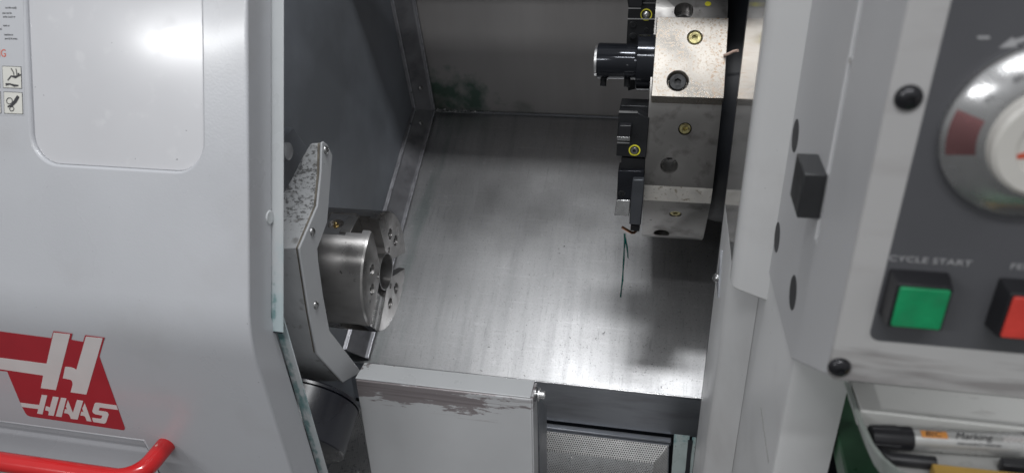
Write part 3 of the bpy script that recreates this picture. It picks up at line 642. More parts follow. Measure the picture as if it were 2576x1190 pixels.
socket_bolt('screw', yq(*q3(127, 772), 0.9432), (0, -1, 0), 0.0048, 0.0014, 'black_bolt', hC)
hD = tag(link('side_block', slab([q3(222, 652), q3(322, 655), q3(316, 800), q3(292, 1054), q3(190, 1046), q3(206, 800)], 0.934, 0.055), 'holder_grey', bevel=0.0015),
         'matt dark grey block beside the lower turret side above the copper nozzle', 'block')
cn = tag(empty('coolant_nozzle', yq(*q3(240, 1110), 0.95)), 'small bent copper coolant pipe under the turret', 'nozzle')
link('nozzle_block', slab([q3(204, 1056), q3(286, 1058), q3(280, 1108), q3(200, 1100)], 0.945, 0.03), 'holder_black', cn, bevel=0.0008)
link('copper_pipe', tube([yq(*q3(130, 1070), 0.938), yq(*q3(175, 1097), 0.941), yq(*q3(212, 1117), 0.944), yq(*q3(232, 1118), 0.948), yq(*q3(252, 1102), 0.955)], 0.0021, 12), 'copper', cn, smooth=50)
# upper holder, partly behind the sleeve
k2 = 0.6314 / 2.833
def q2(x, y): return (2420 * 0.6314 + x * k2, y * k2)
hA = tag(empty('turning_tool_holder', yq(1615, 110, 1.03)), 'black clamp holder with yellow ringed screw at the top edge behind the sleeve', 'tool holder', 'turning tool holders on the turret')
link('body', slab([q2(238, 60), q2(385, 68), q2(405, 38), q2(584, 40), q2(570, 222), q2(228, 215)], 1.03, 0.05), 'holder_black', hA, bevel=0.0009)
link('upper_clamp', slab([q2(215, -60), q2(400, -60), q2(398, 60), q2(380, 92), q2(236, 88)], 1.022, 0.05), 'holder_black', hA, bevel=0.0012)
link('insert_edge', slab([q2(236, 92), q2(380, 94), q2(376, 104), q2(234, 104)], 1.0285, 0.003), 'bright_steel', hA)
link('top_edge', slab([q2(405, 36), q2(582, 38), q2(582, 44), q2(404, 42)], 1.0285, 0.003), 'bolt_steel', hA)
link('lower_edge', slab([q2(228, 211), q2(566, 214), q2(566, 226), q2(227, 223)], 1.0285, 0.003), 'bright_steel', hA)
link('shank', slab([q2(228, 226), q2(566, 228), q2(545, 420), q2(355, 420), q2(345, 1000), q2(232, 1030), q2(215, 470)], 1.032, 0.04), 'holder_black', hA, bevel=0.0006)
yr = yq(*q2(438, 170), 1.0298)
link('yellow_ring', lathe([(-0.0005, 0.0078), (0.0006, 0.0078), (0.0006, 0.0064), (-0.0005, 0.0064), (-0.0005, 0.0078)], yr, (0, -1, 0), 28), 'yellow_paint', hA, smooth=40)
dome_screw('clamp_screw', yr + V((0, 0.001, 0)), (0, -1, 0), 0.0046, 0.003, 'bright_steel', hA)
for p, r in ((q2(290, 285), 0.0052), (q2(290, 415), 0.0052), (q2(440, 342), 0.0028)):
    socket_bolt('screw', yq(*p, 1.0322), (0, -1, 0), r, 0.0016, 'black_bolt', hA)

# ================================================================== SLIDING DOOR (left)
XD = -0.3826; LEAN = math.radians(21)
du = V((0, math.sin(LEAN), math.cos(LEAN))); dn = V((0, -math.cos(LEAN), math.sin(LEAN)))
BEND = V((0, 0.5275, -0.4272)); DB = BEND
ld = V((0, 0.020, -0.209)).normalized(); ln = V((0, ld.z, -ld.y)).normalized(); ln = ln if ln.y < 0 else -ln
def dpt(px, py, lift=0.0): return onp(px, py, DB, dn) + dn * lift
def lpt(px, py, lift=0.0): return onp(px, py, DB, ln) + ln * lift
door = tag(empty('sliding_door', (-0.6, 0.56, -0.75)), 'light grey sliding machine door with recessed window, red logo and red bar handle', 'door')
def arc_bend(a, b, c, r, k=5):
    """replace corner b of the path a-b-c by k+1 points of a fillet"""
    d0 = (a - b).normalized(); d1 = (c - b).normalized(); out = []
    for i in range(k + 1):
        t = i / k; p = b + d0 * r * (1 - t) ** 2 + d1 * r * t ** 2; out.append(p)
    return out
topD = DB + du * 0.62; crease = DB + ld * 0.184
botD = DB + ld * 0.34
outer = [topD] + arc_bend(topD, DB, botD, 0.034, 8) + [botD]
TH = 0.046
innr = [topD - dn * TH, DB - (dn + ln).normalized() * TH, DB - ln * TH + ld * 0.34]
profD = outer + innr[::-1]
XL = -0.95
me = loft([p + V((XL, 0, 0)) for p in profD], [p + V((XD, 0, 0)) for p in profD])
# window opening with rounded lower corners
wl0, wr0 = -0.6216, -0.4300; wbz = dpt(300, 423); wbot = (wbz - DB).dot(du); wtop = 0.60
hw_, hh_ = (wr0 - wl0), (wtop - wbot)
oc = DB + du * ((wtop + wbot) / 2) + V(((wl0 + wr0) / 2, 0, 0))
hole = [oc + V((a, 0, 0)) + du * b for a, b in rrect(hw_, hh_, 0.030, 8)]
pk0 = crease - ld * 0.002; pk1 = pk0 + V((0, 0.040, -0.010)); pk2 = pk0 + ld * 0.052 + V((0, 0.038, 0)); pk3 = pk0 + ld * 0.072
pocket = prism([q + V((-0.96, 0, 0)) for q in (pk0 + ln * 0.01, pk0, pk1, pk2, pk3, pk3 + ln * 0.01)], (0.96 - 0.566, 0, 0))
me = boolean(me, [prism([p + dn * 0.02 for p in hole], -dn * 0.0265), pocket])
link('door_panel', me, 'door_paint', door, bevel=0.0026, seg=3, smooth=25)
ipane = [oc + V((a, 0, 0)) + du * b - dn * 0.0060 for a, b in rrect(hw_ - 0.001, hh_ - 0.001, 0.029, 8)]
link('window_pane', prism(ipane, dn * 0.0022), 'window_pane', door, bevel=0.0004, seg=1)
# edge flanges along the closing side (front-facing returns)
def flange(name, a, b, n_, x0, x1, th):
    a, b = V(a), V(b)
    return link(name, prism([a + V((x0, 0, 0)), a + V((x1, 0, 0)), b + V((x1, 0, 0)), b + V((x0, 0, 0))], -n_ * th), 'flange_paint', door, bevel=0.0007)
fa = DB - dn * 0.047; 
flange('edge_flange', fa + du * 0.6, fa - du * 0.006, dn, XD - 0.004, XD + 0.0115, 0.0016)
fb = DB - ln * 0.0475
flange('edge_flange', fb + ld * 0.012 - ln * 0.003, fb + ld * 0.33 - ln * 0.003, ln, XD - 0.004, XD + 0.0090, 0.0016)
link('edge_gap', prism([fa + V((XD - 0.002, 0, 0)) - du * 0.007, fa + V((XD + 0.0105, 0, 0)) - du * 0.007, fb + V((XD + 0.0085, 0, 0)) + ld * 0.012, fb + V((XD - 0.002, 0, 0)) + ld * 0.012], (0, 0.003, 0)), 'dark_cavity', door)
link('edge_plug', lathe([(0, 0), (0, 0.0075), (0.0012, 0.0065), (0.0012, 0)], V((XD, 0, 0)) + DB + du * 0.115 - dn * 0.040, (1, 0, 0), 24), 'flange_paint', door, smooth=40)
# red handle
he = lpt(418, 1118); hy = 0.489
path = [V((he.x, he.y + 0.002, he.z))]
for i in range(9):
    a = PI / 2 * i / 8; path.append(V((he.x - 0.028 + 0.028 * math.cos(a), hy + 0.028 - 0.028 * math.sin(a), he.z)))
path.append(V((-0.95, hy, he.z)))
link('bar_handle', tube(path, 0.0108, 24), 'handle_red', door, smooth=50)
# logo decal
s7 = 0.6314 / 1.8775
def q7(x, y): return (x * s7, 1250 * 0.6314 + y * s7)
s1 = 0.6314 * 440 / 2576
def q1(x, y): return (60 * 0.6314 + x * s1, 1550 * 0.6314 + y * s1)
def decal(name, pts, lift, m, parent): return link(name, prism([lpt(*p, lift) for p in pts], -ln * 0.00015), m, parent)
red = [(-500, 66), (0, 130), (385, 180), (400, 128), (540, 147), (533, 192), (622, 208), (637, 158), (783, 177), (745, 318), (935, 850), (934, 860), (925, 868), (225, 765), (205, 756), (190, 738), (160, 680), (55, 430), (0, 423), (-500, 358)]
dcl = decal('logo_decal', [q7(*p) for p in red], 0.0003, 'decal_red', door)
dcl['label'] = 'red logo decal with white H and HAAS lettering'
decal('logo_bar_letter', [q7(*p) for p in [(-500, 262), (0, 325), (350, 370), (403, 137), (527, 150), (420, 567), (307, 552), (325, 458), (0, 410), (-500, 346)]], 0.0005, 'decal_white', dcl)
decal('logo_letter', [q7(*p) for p in [(645, 167), (770, 180), (648, 600), (530, 583), (546, 522), (541, 500), (528, 489), (472, 478), (490, 392), (525, 395), (555, 403), (573, 416)]], 0.0005, 'decal_white', dcl)
L1_ = [[(130, 305), (570, 360), (628, 122), (756, 137), (645, 575), (520, 555), (548, 452), (168, 402)],
       [(888, 162), (1025, 180), (908, 612), (780, 594), (795, 520), (775, 495), (708, 480), (725, 390), (775, 395), (818, 420)],
       [(1078, 187), (1205, 205), (1090, 640), (955, 620)],
       [(1240, 245), (1355, 540), (1450, 240), (1595, 262), (1465, 697), (1310, 680), (1270, 585), (1225, 555), (1150, 545), (1170, 455), (1218, 465), (1192, 390)],
       [(1630, 310), (1790, 745), (1680, 730), (1640, 630), (1600, 608), (1530, 602), (1550, 512), (1600, 525), (1575, 440)],
       [(1900, 303), (2370, 368), (2405, 472), (1980, 416), (1955, 490), (2130, 515), (2170, 535), (2190, 580), (2130, 760), (2105, 785), (2070, 790), (1830, 752), (1800, 655), (1990, 680), (2020, 668), (2042, 602), (1880, 575), (1825, 540), (1808, 500), (1855, 335), (1875, 312)]]
for pts in L1_: decal('logo_letter', [q1(*p) for p in pts], 0.0005, 'decal_white', dcl)
# safety label left of the window
s6 = 0.6314 / 2.381
def q6(x, y): return (x * s6, y * s6)
def dd_(pts, lift=0.0003): return [dpt(*q6(*p), lift) for p in pts]
lab = link('safety_label', prism(dd_([(-420, -60), (222, -60), (232, 1100), (-420, 1090)], 0.0002), -dn * 0.0001), 'door_paint', door)
def ltext(s_, x, y, h, m): 
    o = dpt(*q6(x, y), 0.0002); hgt = (dpt(*q6(x, y)) - dpt(*q6(x, y - h))).length
    link('lettering', text_mesh(s_, hgt * 1.35, o, (1, 0, 0), du, 0.0002, 0.00005, 'RIGHT', 0.86), m, lab)
for s_, x, y in (('cut skin easily.', 163, 86), ('part can be', 114, 136), ('aside, touch or', 148, 172), ('toxic or', 95, 255), ('material.', 22, 288), ('machine in', 126, 342), ('poorly lit areas.', 171, 379)):
    ltext(s_, x, y, 20, 'label_black')
ltext('WARNING', 64, 543, 76, 'label_red')
for sq in ([(22, 628), (205, 635), (212, 845), (33, 838)], [(37, 870), (216, 880), (223, 1088), (44, 1080)], [(-175, 618), (-4, 626), (3, 838), (-165, 830)], [(-160, 862), (9, 870), (16, 1080), (-150, 1072)]):
    b_ = link('pictogram_frame', prism(dd_(sq, 0.0004), -dn * 0.0001), 'label_black', lab)
    cxq = sum(p[0] for p in sq) / 4; cyq = sum(p[1] for p in sq) / 4
    link('pictogram_field', prism(dd_([(cxq + (p[0] - cxq) * 0.95, cyq + (p[1] - cyq) * 0.95) for p in sq], 0.0006), -dn * 0.0001), 'label_white', lab)
def pic(*strokes):
    mes = []
    for pts, wd in strokes:
        mes.append(polyline(dd_(pts, 0.0009), [q * 0.000103 for q in wd] if isinstance(wd, list) else wd * 0.000103, dn))
    link('pictogram', join(*mes), 'label_black', lab)
pic(([(110, 652), (135, 690), (140, 725)], 9), ([(158, 655), (164, 690), (166, 715)], 9), ([(80, 765), (112, 725), (150, 735), (206, 712)], [12, 14, 26, 10]), ([(174, 704), (190, 706)], 18),
    ([(60, 805), (100, 800), (140, 815), (182, 815)], [26, 14, 24, 12]))
circ = lambda x, y, r, k=18: [(x + r * math.cos(2 * PI * i / k), y + r * math.sin(2 * PI * i / k) * 1.02) for i in range(k + 1)]
pic((circ(96, 960, 28), 8), (circ(118, 1035, 20), 8), ([(180, 915), (150, 965), (115, 1005), (78, 1015)], [32, 36, 26, 14]))

# ================================================================== RIGHT COLUMN
colm = tag(empty('door_post', (0.09, 0.65, -1.0)), 'light grey right hand door post with glossy inner reveal beside the control panel', 'post')
XV = 0.08
link('reveal_sheet', box(XV, XV + 0.003, 0.642, 0.812, -0.3875, 0.12), 'reveal_gloss', colm, bevel=0.0008)
link('post_face', prism([(XV - 0.0035, 0.646, -0.388), (XV - 0.0035, 0.634, -0.388), (XV - 0.001, 0.628, -0.388), (XV + 0.004, 0.624, -0.388), (0.114, 0.606, -0.388), (0.12, 0.66, -0.388), (XV + 0.004, 0.66, -0.388)], (0, 0, 0.51)), 'machine_paint', colm, bevel=0.0015, smooth=40)
lowp = [(XV, 0.812), (XV, 0.700), (XV + 0.0015, 0.694), (XV + 0.005, 0.690), (0.1072, 0.652), (0.1072, 0.812)]
link('lower_body', prism([(x, y, -1.1) for x, y in lowp], (0, 0, 0.7115)), 'machine_paint', colm, smooth=40)
lowq = [(0.1076, 0.80), (0.1076, 0.474), (0.1092, 0.4690), (0.114, 0.467), (0.150, 0.470), (0.150, 0.80)]
link('lower_wing', prism([(x, y, -1.1) for x, y in lowq], (0, 0, 0.800)), 'machine_paint', colm, smooth=40)
i0, i1 = atX(1914, 1023, 0.107), atX(1958, 1030, 0.107); i2 = atX(1932, 1156, 0.107)
link('side_rect', box(0.1066, 0.1072, min(i0.y, i1.y), max(i0.y, i1.y), i2.z, i0.z), 'rect_grey', colm, bevel=0.0004)  # flat darker grey rectangle against the side face
bs = atX(1806, 685, 0.078)
link('hinge_bracket', prism([V((0.078, bs.y, bs.z + 0.03)), V((0.078, bs.y - 0.03, bs.z - 0.016)), V((0.078, bs.y, bs.z - 0.016))], (0.002, 0, 0)), 'lip_metal', colm)
dome_screw('bracket_bolt', V((0.078, bs.y - 0.006, bs.z - 0.004)), (-1, 0, 0), 0.006, 0.006, 'bolt_steel', colm)
link('inner_frame', box(XV + 0.001, XV + 0.02, 0.813, 0.83, -1.1, 0.12), 'dark_cavity', colm)

# ================================================================== CONTROL PENDANT
XP, YP = 0.106, 0.372
pen = tag(empty('control_pendant', (0.25, 0.45, -0.29)), 'grey machine control panel with jog dial, green and red push buttons', 'control panel')
zb = -0.2865
side = [atX(2050, 0, XP), atX(1929, 667, XP), atX(1989, 902, XP), atX(2076, 948, XP)]
s0 = [V((0, 0.606, 0.12)), V((0, 0.620, -0.20)), V((0, side[1].y, side[1].z)), V((0, side[2].y, side[2].z)), V((0, YP + 0.0025, zb)), V((0, YP + 0.0025, 0.12))]
body = prism([p + V((XP, 0, 0)) for p in s0], (0.05, 0, 0))
gy = (atX(2158, 70, XP).y + atX(2105, 300, XP).y) / 2
slot = box(XP - 0.01, XP + 0.003, gy - 0.004, gy + 0.004, -0.243, 0.13)
hl = [atX(2001, 342, XP), atX(1955, 597, XP), atX(1995, 736, XP)]
cut = [slot]
link('pendant_case', boolean(body, cut), 'pendant_side', pen, smooth=25, bevel=0.0012)
link('pendant_box', box(XP + 0.051, 0.60, YP + 0.0025, YP + 0.045, zb + 0.0005, 0.12), 'pendant_side', pen)
for p in hl: link('hole_dark_disc', lathe([(-0.0004, 0), (-0.0004, 0.0130), (0.0002, 0.0136), (0.003, 0.0136), (0.003, 0)], p, (1, 0, 0), 28), 'hole_black', pen)  # black discs stand in for the shade inside open holes
link('slot_clip', box(XP + 0.0002, XP + 0.003, gy - 0.0042, gy + 0.0042, atX(2137, 165, XP).z, atX(2137, 145, XP).z), 'bright_steel', pen, bevel=0.0006)
fp = [(XP - 0.0004, zb + 0.004), (XP + 0.004, zb), (0.60, zb), (0.60, 0.12), (XP - 0.0004, 0.12)]
link('front_plate', prism([(x, YP - 0.0015, z) for x, z in fp], (0, 0.0035, 0)), 'pendant_paint', pen, bevel=0.0008)
ov = atY(2182, 842, YP); oxl = (atY(2178, 820, YP).x + atY(2393, 0, YP).x) / 2 + 0.001; oz = atY(2350, 865, YP).z
ovp = [(x + oxl + 0.2, z + oz + 0.25) for x, z in rrect(0.4, 0.5, 0.006, 5)]
link('overlay', prism([(x, YP - 0.0018, z) for x, z in ovp], (0, 0.0008, 0)), 'overlay_grey', pen)
for p in ((2288, 250), (2113, 928)): dome_screw('screw', atY(*p, YP - 0.0036) + V((0, 0.002, 0)), (0, -1, 0), 0.0065, 0.0042, 'screw_black', pen)
# jog dial
dl = atY(2361, 345, YP - 0.004); dr_ = 0.0425
dc = V((dl.x + dr_, YP - 0.0018, atY(2560, 332, YP - 0.004).z))
dial = link('jog_dial', lathe([(0, 0), (0, dr_), (0.004, dr_), (0.006, dr_ - 0.0015), (0.013, dr_ - 0.013), (0.0135, dr_ - 0.016), (0.0135, 0)], dc, (0, -1, 0), 96), 'dial_alu', pen, smooth=30)
link('dial_knob', lathe([(0.0135, dr_ - 0.0165), (0.019, dr_ - 0.0172), (0.0205, dr_ - 0.019), (0.0205, dr_ - 0.0265), (0.0185, dr_ - 0.0275), (0.0185, 0)], dc, (0, -1, 0), 96), 'dial_white', dial, smooth=30)
def cone_pt(a, t): return dc + V((0, -0.006 - 0.007 * t - 0.0002, 0)) + V((math.cos(a), 0, math.sin(a))) * (dr_ - 0.0015 - 0.0115 * t)
vs = []; fs = []
for i in range(13):
    a = math.radians(164 + i * 2.7); vs += [cone_pt(a, 0.03), cone_pt(a, 0.97)]
    if i: fs.append((2 * i - 2, 2 * i, 2 * i + 1, 2 * i - 1))
link('red_reflection', data(vs, fs), 'dial_red_sheen', dial)  # red patch painted on the cone in place of a reflection
for i in range(100):
    a = 2 * PI * i / 100; t1 = 0.35 if i % 10 else 0.5; da = 0.006
    if 1.2 < a < 4.9 and not 2.75 < a < 3.55: link('graduation', data([cone_pt(a - da, 0.02), cone_pt(a + da, 0.02), cone_pt(a + da, t1), cone_pt(a - da, t1)], [(0, 1, 2, 3)]), 'graduation_grey', dial)
for i, a in enumerate((100, 125, 148)):
    a = math.radians(a); o = cone_pt(a, 0.72); yd = V((math.cos(a), 0, math.sin(a))); xd = V((math.sin(a), 0, -math.cos(a)))
    link('numeral', text_mesh(str(80 - i * 10 + 10), 0.0045, o, xd, yd, 0.0005, 0.0001, 'CENTER'), 'graduation_grey', dial)
aw = dc + V((0, -0.0187, 0))
def pz(px, py, y=YP - 0.0206): return atY(px, py, y)
link('red_pointer', prism([pz(2532, 402), pz(2545, 394), pz(2576, 385), pz(2620, 378), pz(2620, 392), pz(2576, 400), pz(2548, 401)], (0, 0.0004, 0)), 'label_red', dial)
# push buttons
def button(cap_px, m, name):
    a, b_, c_, d_ = [atY(*p, YP - 0.0165) for p in cap_px]
    x0, x1 = (a.x + d_.x) / 2, (b_.x + c_.x) / 2; z0, z1 = (c_.z + d_.z) / 2, (a.z + b_.z) / 2
    xm, zm = (x0 + x1) / 2, (z0 + z1) / 2; ww, hh = x1 - x0, z1 - z0
    o = link('button_housing', loft([(xm + x, YP - 0.0016, zm + z) for x, z in rrect(ww + 0.0055, hh + 0.0055, 0.0012, 2)], [(xm + x, YP - 0.0150, zm + z) for x, z in rrect(ww + 0.0026, hh + 0.0026, 0.001, 2)]), 'plastic_black', pen, bevel=0.0004)
    c = link(name, prism([(xm + x, YP - 0.0148, zm + z) for x, z in rrect(ww, hh, 0.0012, 3)], (0, -0.0017, 0)), m, pen, bevel=0.0005)
button([(2264, 722), (2392, 735), (2366, 832), (2243, 820)], 'button_green', 'push_button')
button([(2549, 746), (2677, 760), (2648, 862), (2521, 847)], 'button_red', 'push_button')
zt_ = atY(2233, 655, YP - 0.002)
hs = (atY(2233, 656, YP).z - atY(2233, 638, YP).z); tw = atY(2437, 668, YP).x - zt_.x
me = text_mesh('CYCLE START', 0.0047, (zt_.x, YP - 0.0019, zt_.z), (1, 0, 0), (0, 0, 1), 0.0002, 0.0001)
wd = max(v.co.x for v in me.vertices) - min(v.co.x for v in me.vertices)
for v in me.vertices: v.co.x = zt_.x + (v.co.x - zt_.x) * tw / wd
link('lettering', me, 'print_white', pen)
p = atY(2538, 676, YP - 0.002)
link('lettering', text_mesh('FEED HOLD', 0.0047, (p.x, YP - 0.0019, p.z), (1, 0, 0), (0, 0, 1), 0.0002, 0.0001, xs=tw / wd), 'print_white', pen)
def ovl(pxs): return prism([atY(*p, YP - 0.002) for p in pxs], (0, 0.0003, 0))
link('minus_mark', ovl([(2459, 92), (2490, 92), (2490, 99), (2459, 99)]), 'print_white', pen)
link('arrow_mark', ovl([(2512, 122), (2548, 94), (2551, 101), (2600, 86), (2600, 96), (2556, 112), (2558, 119)]), 'print_white', pen)
# latch block on the side of the case
la = atX(2023, 438, XP - 0.0140); lz0 = atX(2003, 546, XP - 0.0140).z
lb = atX(2004, 382, XP - 0.004)
ly0, ly1 = la.y, la.y + 0.036
lt = link('door_latch', prism([(XP + 0.0005, ly0, la.z), (XP - 0.0140, ly0, la.z), (XP - 0.0140, ly1, la.z), (XP + 0.0005, ly1, la.z)], (0, 0, lz0 - la.z - 0.0)), 'latch_black', pen, bevel=0.001)

# ================================================================== SHELF UNDER THE PENDANT
gt = tag(empty('parts_tray', (0.22, 0.36, -0.36)), 'shallow pale plastic tray with curved clear rim below the control panel', 'tray')
zf = -0.352
rim = [(2136, 962), (2150, 1000), (2172, 1060), (2198, 1115), (2225, 1150), (2262, 1180), (2310, 1202)]
rp = [atZ(*p, zf + 0.014) for p in rim]
rp2 = [V((p.x, p.y, zf)) for p in [r_ + V((0.006, -0.002, 0)) for r_ in rp]]
fl = rp2 + [V((0.62, rp2[-1].y - 0.02, zf)), V((0.62, rp2[0].y + 0.06, zf)), V((rp2[0].x, rp2[0].y + 0.06, zf))]
link('tray_floor', prism(fl, (0, 0, -0.002)), 'tray_grey', gt)
vs = []; fs = []
for i, (a, b_) in enumerate(zip(rp, rp2)):
    vs += [b_, a, a + V((-0.0032, 0.001, 0)), b_ + V((-0.0032, 0.001, -0.002))]
    if i:
        for k in range(4): fs.append((4 * i - 4 + k, 4 * i - 4 + (k + 1) % 4, 4 * i + (k + 1) % 4, 4 * i + k))
link('tray_rim', data(vs, fs), 'clear_rim', gt, smooth=50)
gm = tag(link('green_bin', prism([(0.152, 0.20, -0.44), (0.45, 0.20, -0.44), (0.45, 0.62, -0.41), (0.152, 0.62, -0.41)], (0, 0, -0.02)), 'green_plastic', bevel=0.002), 'dark green plastic bin partly hidden below the clear curved tray rim', 'bin')
# white block
wa = atY(2164, 1032, 0.408); wc = atZ(2180, 962, wa.z)
wbx = tag(link('white_box', prism([wa, V((0.62, wa.y - 0.006, wa.z)), V((0.62, wc.y, wa.z)), V((wa.x + 0.0, wc.y, wa.z))], (0, 0, zf - wa.z + 0.0005)), 'white_plastic', bevel=0.0012), 'scuffed white plastic box lying in the tray behind the marker pen', 'box')
# marker pen
m0 = ray(2192, 1090); mz = zf + 0.0082
ma = onp(2192, 1093, (0, 0, mz), V((0, 0, 1))); mb = onp(2290, 1103, (0, 0, mz), V((0, 0, 1))); mc = onp(2576, 1120, (0, 0, mz), V((0, 0, 1)))
md = (mc - mb).normalized(); MR = 0.0078
mk = tag(empty('marker_pen', (mb.x, mb.y, zf)), 'silver permanent marker pen with black cap lying in front of the white box', 'marker pen')
link('cap', lathe([(-0.024, 0), (-0.024, MR * 0.90), (-0.001, MR), (0, MR * 0.97), (0, 0)], mb, md, 40), 'plastic_black', mk, smooth=30)
for k in range(8):
    a = 2 * PI * k / 8; n_, u_, v_ = frame(md); q = (u_ * math.cos(a) + v_ * math.sin(a))
    link('cap_rib', tube([mb - md * 0.024 + q * MR * 0.90, mb - md * 0.008 + q * MR * 0.965], 0.0005, 6), 'plastic_black', mk)
link('barrel', lathe([(0.0001, 0), (0.0001, MR * 0.95), (0.062, MR * 0.97), (0.14, MR * 0.97), (0.14, 0)], mb, md, 40), 'marker_silver', mk, smooth=30)
for k in range(14): link('grip_ring', lathe([(0, MR * 0.965), (0.0004, MR * 1.01), (0.0010, MR * 1.01), (0.0014, MR * 0.965)], mb + md * (0.0655 + k * 0.0021), md, 32), 'plastic_black' if k > 4 else 'holder_grey', mk, smooth=30)
# print wrapped on the barrel
n_, u_, v_ = frame(md)
def wrap(me, along, phi, r):
    """lay a flat text mesh (x along, y round) on the barrel"""
    for v in me.vertices:
        a = phi + v.co.y / r; q = V((0, 0, 1)) * math.sin(a) + V((md.y, -md.x, 0)) * math.cos(a)
        v.co = mb + md * (along + v.co.x) + q * (r + 0.0002 + v.co.z)
    return me
def ptext(s_, size, xs=1.0, shear=0): 
    me = text_mesh(s_, size, (0, 0, 0), (1, 0, 0), (0, 1, 0), 0, 0.00005, 'LEFT', xs, shear)
    return me
PH = math.radians(64)
def patch(x0, x1, y0, y1, m, name, nx=6, ny=8):
    vs = []; fs = []
    for i in range(nx + 1):
        for j in range(ny + 1): vs.append((x0 + (x1 - x0) * i / nx, y0 + (y1 - y0) * j / ny, 0))
    for i in range(nx):
        for j in range(ny): fs.append((i * (ny + 1) + j, (i + 1) * (ny + 1) + j, (i + 1) * (ny + 1) + j + 1, i * (ny + 1) + j + 1))
    me = bpy.data.meshes.new('p'); me.from_pydata(vs, [], fs)
    return link(name, wrap(me, 0, PH, MR * 0.965), m, mk, smooth=60)
patch(0.0040, 0.0195, -0.0016, 0.0032, 'marker_orange', 'brand_patch')
for s_, al, y0, sz, xs, m, sh in (('BIC', 0.0060, -0.0006, 0.0048, 1.35, 'label_black', 0.2), ('Marking', 0.0235, -0.0012, 0.0058, 1.15, 'label_black', 0.4), ('2000', 0.0510, -0.0010, 0.0042, 1.5, 'decal_white', 0.1), ('PERMANENT MARKER', 0.0245, -0.0046, 0.0018, 1.45, 'label_black', 0)):
    me = ptext(s_, sz, xs, sh)
    for v in me.vertices: v.co.y += y0; v.co.z += 0.0002
    link('lettering', wrap(me, al, PH, MR * 0.975), m, mk)
# dark pen and wooden rule in front
d0 = atZ(2205, 1128, zf + 0.005); d1 = atZ(2345, 1168, zf + 0.005)
tag(link('dark_pen', tube([atZ(2200, 1126, zf + 0.004), atZ(2212, 1137, zf + 0.004), atZ(2240, 1153, zf + 0.004), atZ(2352, 1164, zf + 0.004)], [0.0018, 0.003, 0.0042, 0.0042], 14), 'plastic_black', smooth=50), 'thin black pen lying at the lower edge of the tray', 'pen')
r0, r1 = atZ(2344, 1164, zf + 0.009), atZ(2620, 1194, zf + 0.009)
tag(link('wooden_rule', prism([r0, r1, r1 + V((0, -0.03, 0)), r0 + V((-0.002, -0.03, 0))], (0, 0, -0.0085)), 'wood_yellow', bevel=0.0008), 'yellow wooden stick end lying in the tray at the lower right', 'rule')
kc = atZ(2560, 1162, zf + 0.008)
tag(link('clip', prism([kc + V((x, y, 0)) for x, y in rrect(0.018, 0.007, 0.002, 3)], (0, 0, -0.0075)), 'plastic_black', bevel=0.001), 'small black clip behind the yellow wooden stick', 'clip')

# ================================================================== COOLANT AND CHIPS
dr = [(1571, 590, 9), (1573, 612, 9), (1577, 645, 6), (1575, 630, 5), (1568, 660, 7), (1567, 690, 7), (1563, 720, 6), (1561, 748, 5)]
def bead(px, name='coolant_run'):
    vs = []; fs = []
    for i, (x, y, wd) in enumerate(px):
        p = floor_at(x, y); wv = V((wd * 0.00036, 0, 0))
        vs += [p - wv + fn * 0.0003, p + fn * 0.0016, p + wv + fn * 0.0003]
        if i: b_ = 3 * i; fs += [(b_ - 3, b_ - 2, b_ + 1, b_), (b_ - 2, b_ - 1, b_ + 2, b_ + 1)]
    return data(vs, fs)
r_ = tag(link('coolant_run', join(bead([(1571, 588, 5), (1572, 605, 6), (1570, 628, 3), (1569, 655, 5), (1567, 685, 3), (1566, 705, 5), (1563, 728, 3), (1561, 748, 4)]), bead([(1573, 598, 4), (1577, 620, 5), (1579, 638, 3), (1580, 650, 3)])), 'coolant', smooth=60), 'dark green coolant trickle running down the bed cover below the nozzle', 'coolant')
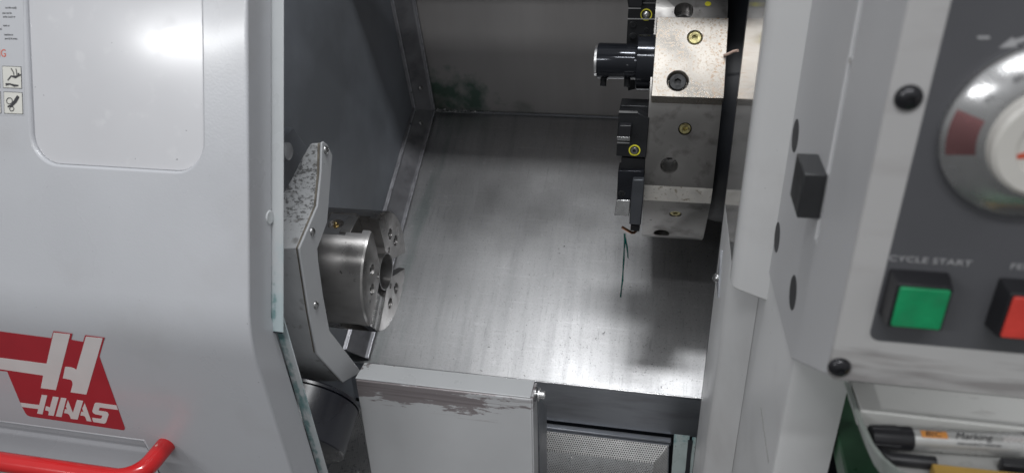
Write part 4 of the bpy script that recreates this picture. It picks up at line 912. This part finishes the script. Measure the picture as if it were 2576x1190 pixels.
def chips(name, n, place, m, smin, smax):
    vs = []; fs = []
    for _ in range(n):
        p, nn = place(); a = random.uniform(0, 2 * PI); sz = random.uniform(smin, smax) * (1.8 if random.random() < 0.06 else 1)
        _, u, v = frame(nn); d = u * math.cos(a) + v * math.sin(a); e = nn.cross(d); b_ = len(vs); cv = random.uniform(-0.5, 0.5)
        w_ = sz * random.uniform(0.15, 0.4); h = sz * random.uniform(0.1, 0.5)
        c1 = p + d * sz * 0.5 + e * cv * sz * 0.5; c2 = p + d * sz + e * cv * sz * 1.4
        vs += [p + nn * 0.0003, p + e * w_ + nn * 0.0003, c1 + nn * h, c1 + e * w_ + nn * h, c2 + nn * 0.0004, c2 + e * w_ * 0.6 + nn * 0.0004]
        fs += [(b_, b_ + 1, b_ + 3, b_ + 2), (b_ + 2, b_ + 3, b_ + 5, b_ + 4)]
    me = data(vs, fs); o = link(name, me, m); o['kind'] = 'stuff'; return o
def on_floor(bias):
    def f():
        while True:
            t = random.random() ** (1 / bias); x = random.uniform(XF + 0.01, 0.2)
            if random.random() < 0.08 + 0.92 * max(0, min(1, (x + 0.35) / 0.45)) ** 1.5: break
        return V((x, FY0, FZ0)) + fd * t * 0.60, fn
    return f
o = chips('swarf_chips', 1500, on_floor(2.6), 'chip_dark', 0.0006, 0.0024); tag(o, 'dark fine metal chips scattered over the bed cover', 'chips', kind='stuff')
o = chips('swarf_chips', 500, on_floor(1.2), 'chip_metal', 0.0005, 0.0014); tag(o, 'bright tiny metal flakes scattered over the bed cover', 'chips', kind='stuff')
def in_corner():
    x = XF + 0.004 + abs(random.gauss(0, 0.06)); return V((x, FY0 - abs(random.gauss(0, 0.006)) - 0.003, FZ0 + 0.004 + random.random() * 0.003)), V((0, -0.6, 0.8)).normalized()
o = chips('swarf_chips', 700, in_corner, 'chip_metal', 0.001, 0.004); tag(o, 'heap of mixed chips in the far left corner of the bed cover', 'chips', kind='stuff')
def in_basket():
    x = random.uniform(XW + 0.02, -0.30) if random.random() < 0.9 else random.uniform(-0.3, kx - 0.03)
    y = random.uniform(0.66, 0.97); return V((x, y, kb - 0.03 * (0.978 - y) / 0.358 + 0.001 + random.random() * 0.006)), V((random.gauss(0, 0.3), random.gauss(0, 0.3), 1)).normalized()
o = chips('swarf_chips', 3000, in_basket, 'chip_metal', 0.0012, 0.0050); tag(o, 'glittering curled chips lying in the basket left of the worn box', 'chips', kind='stuff')
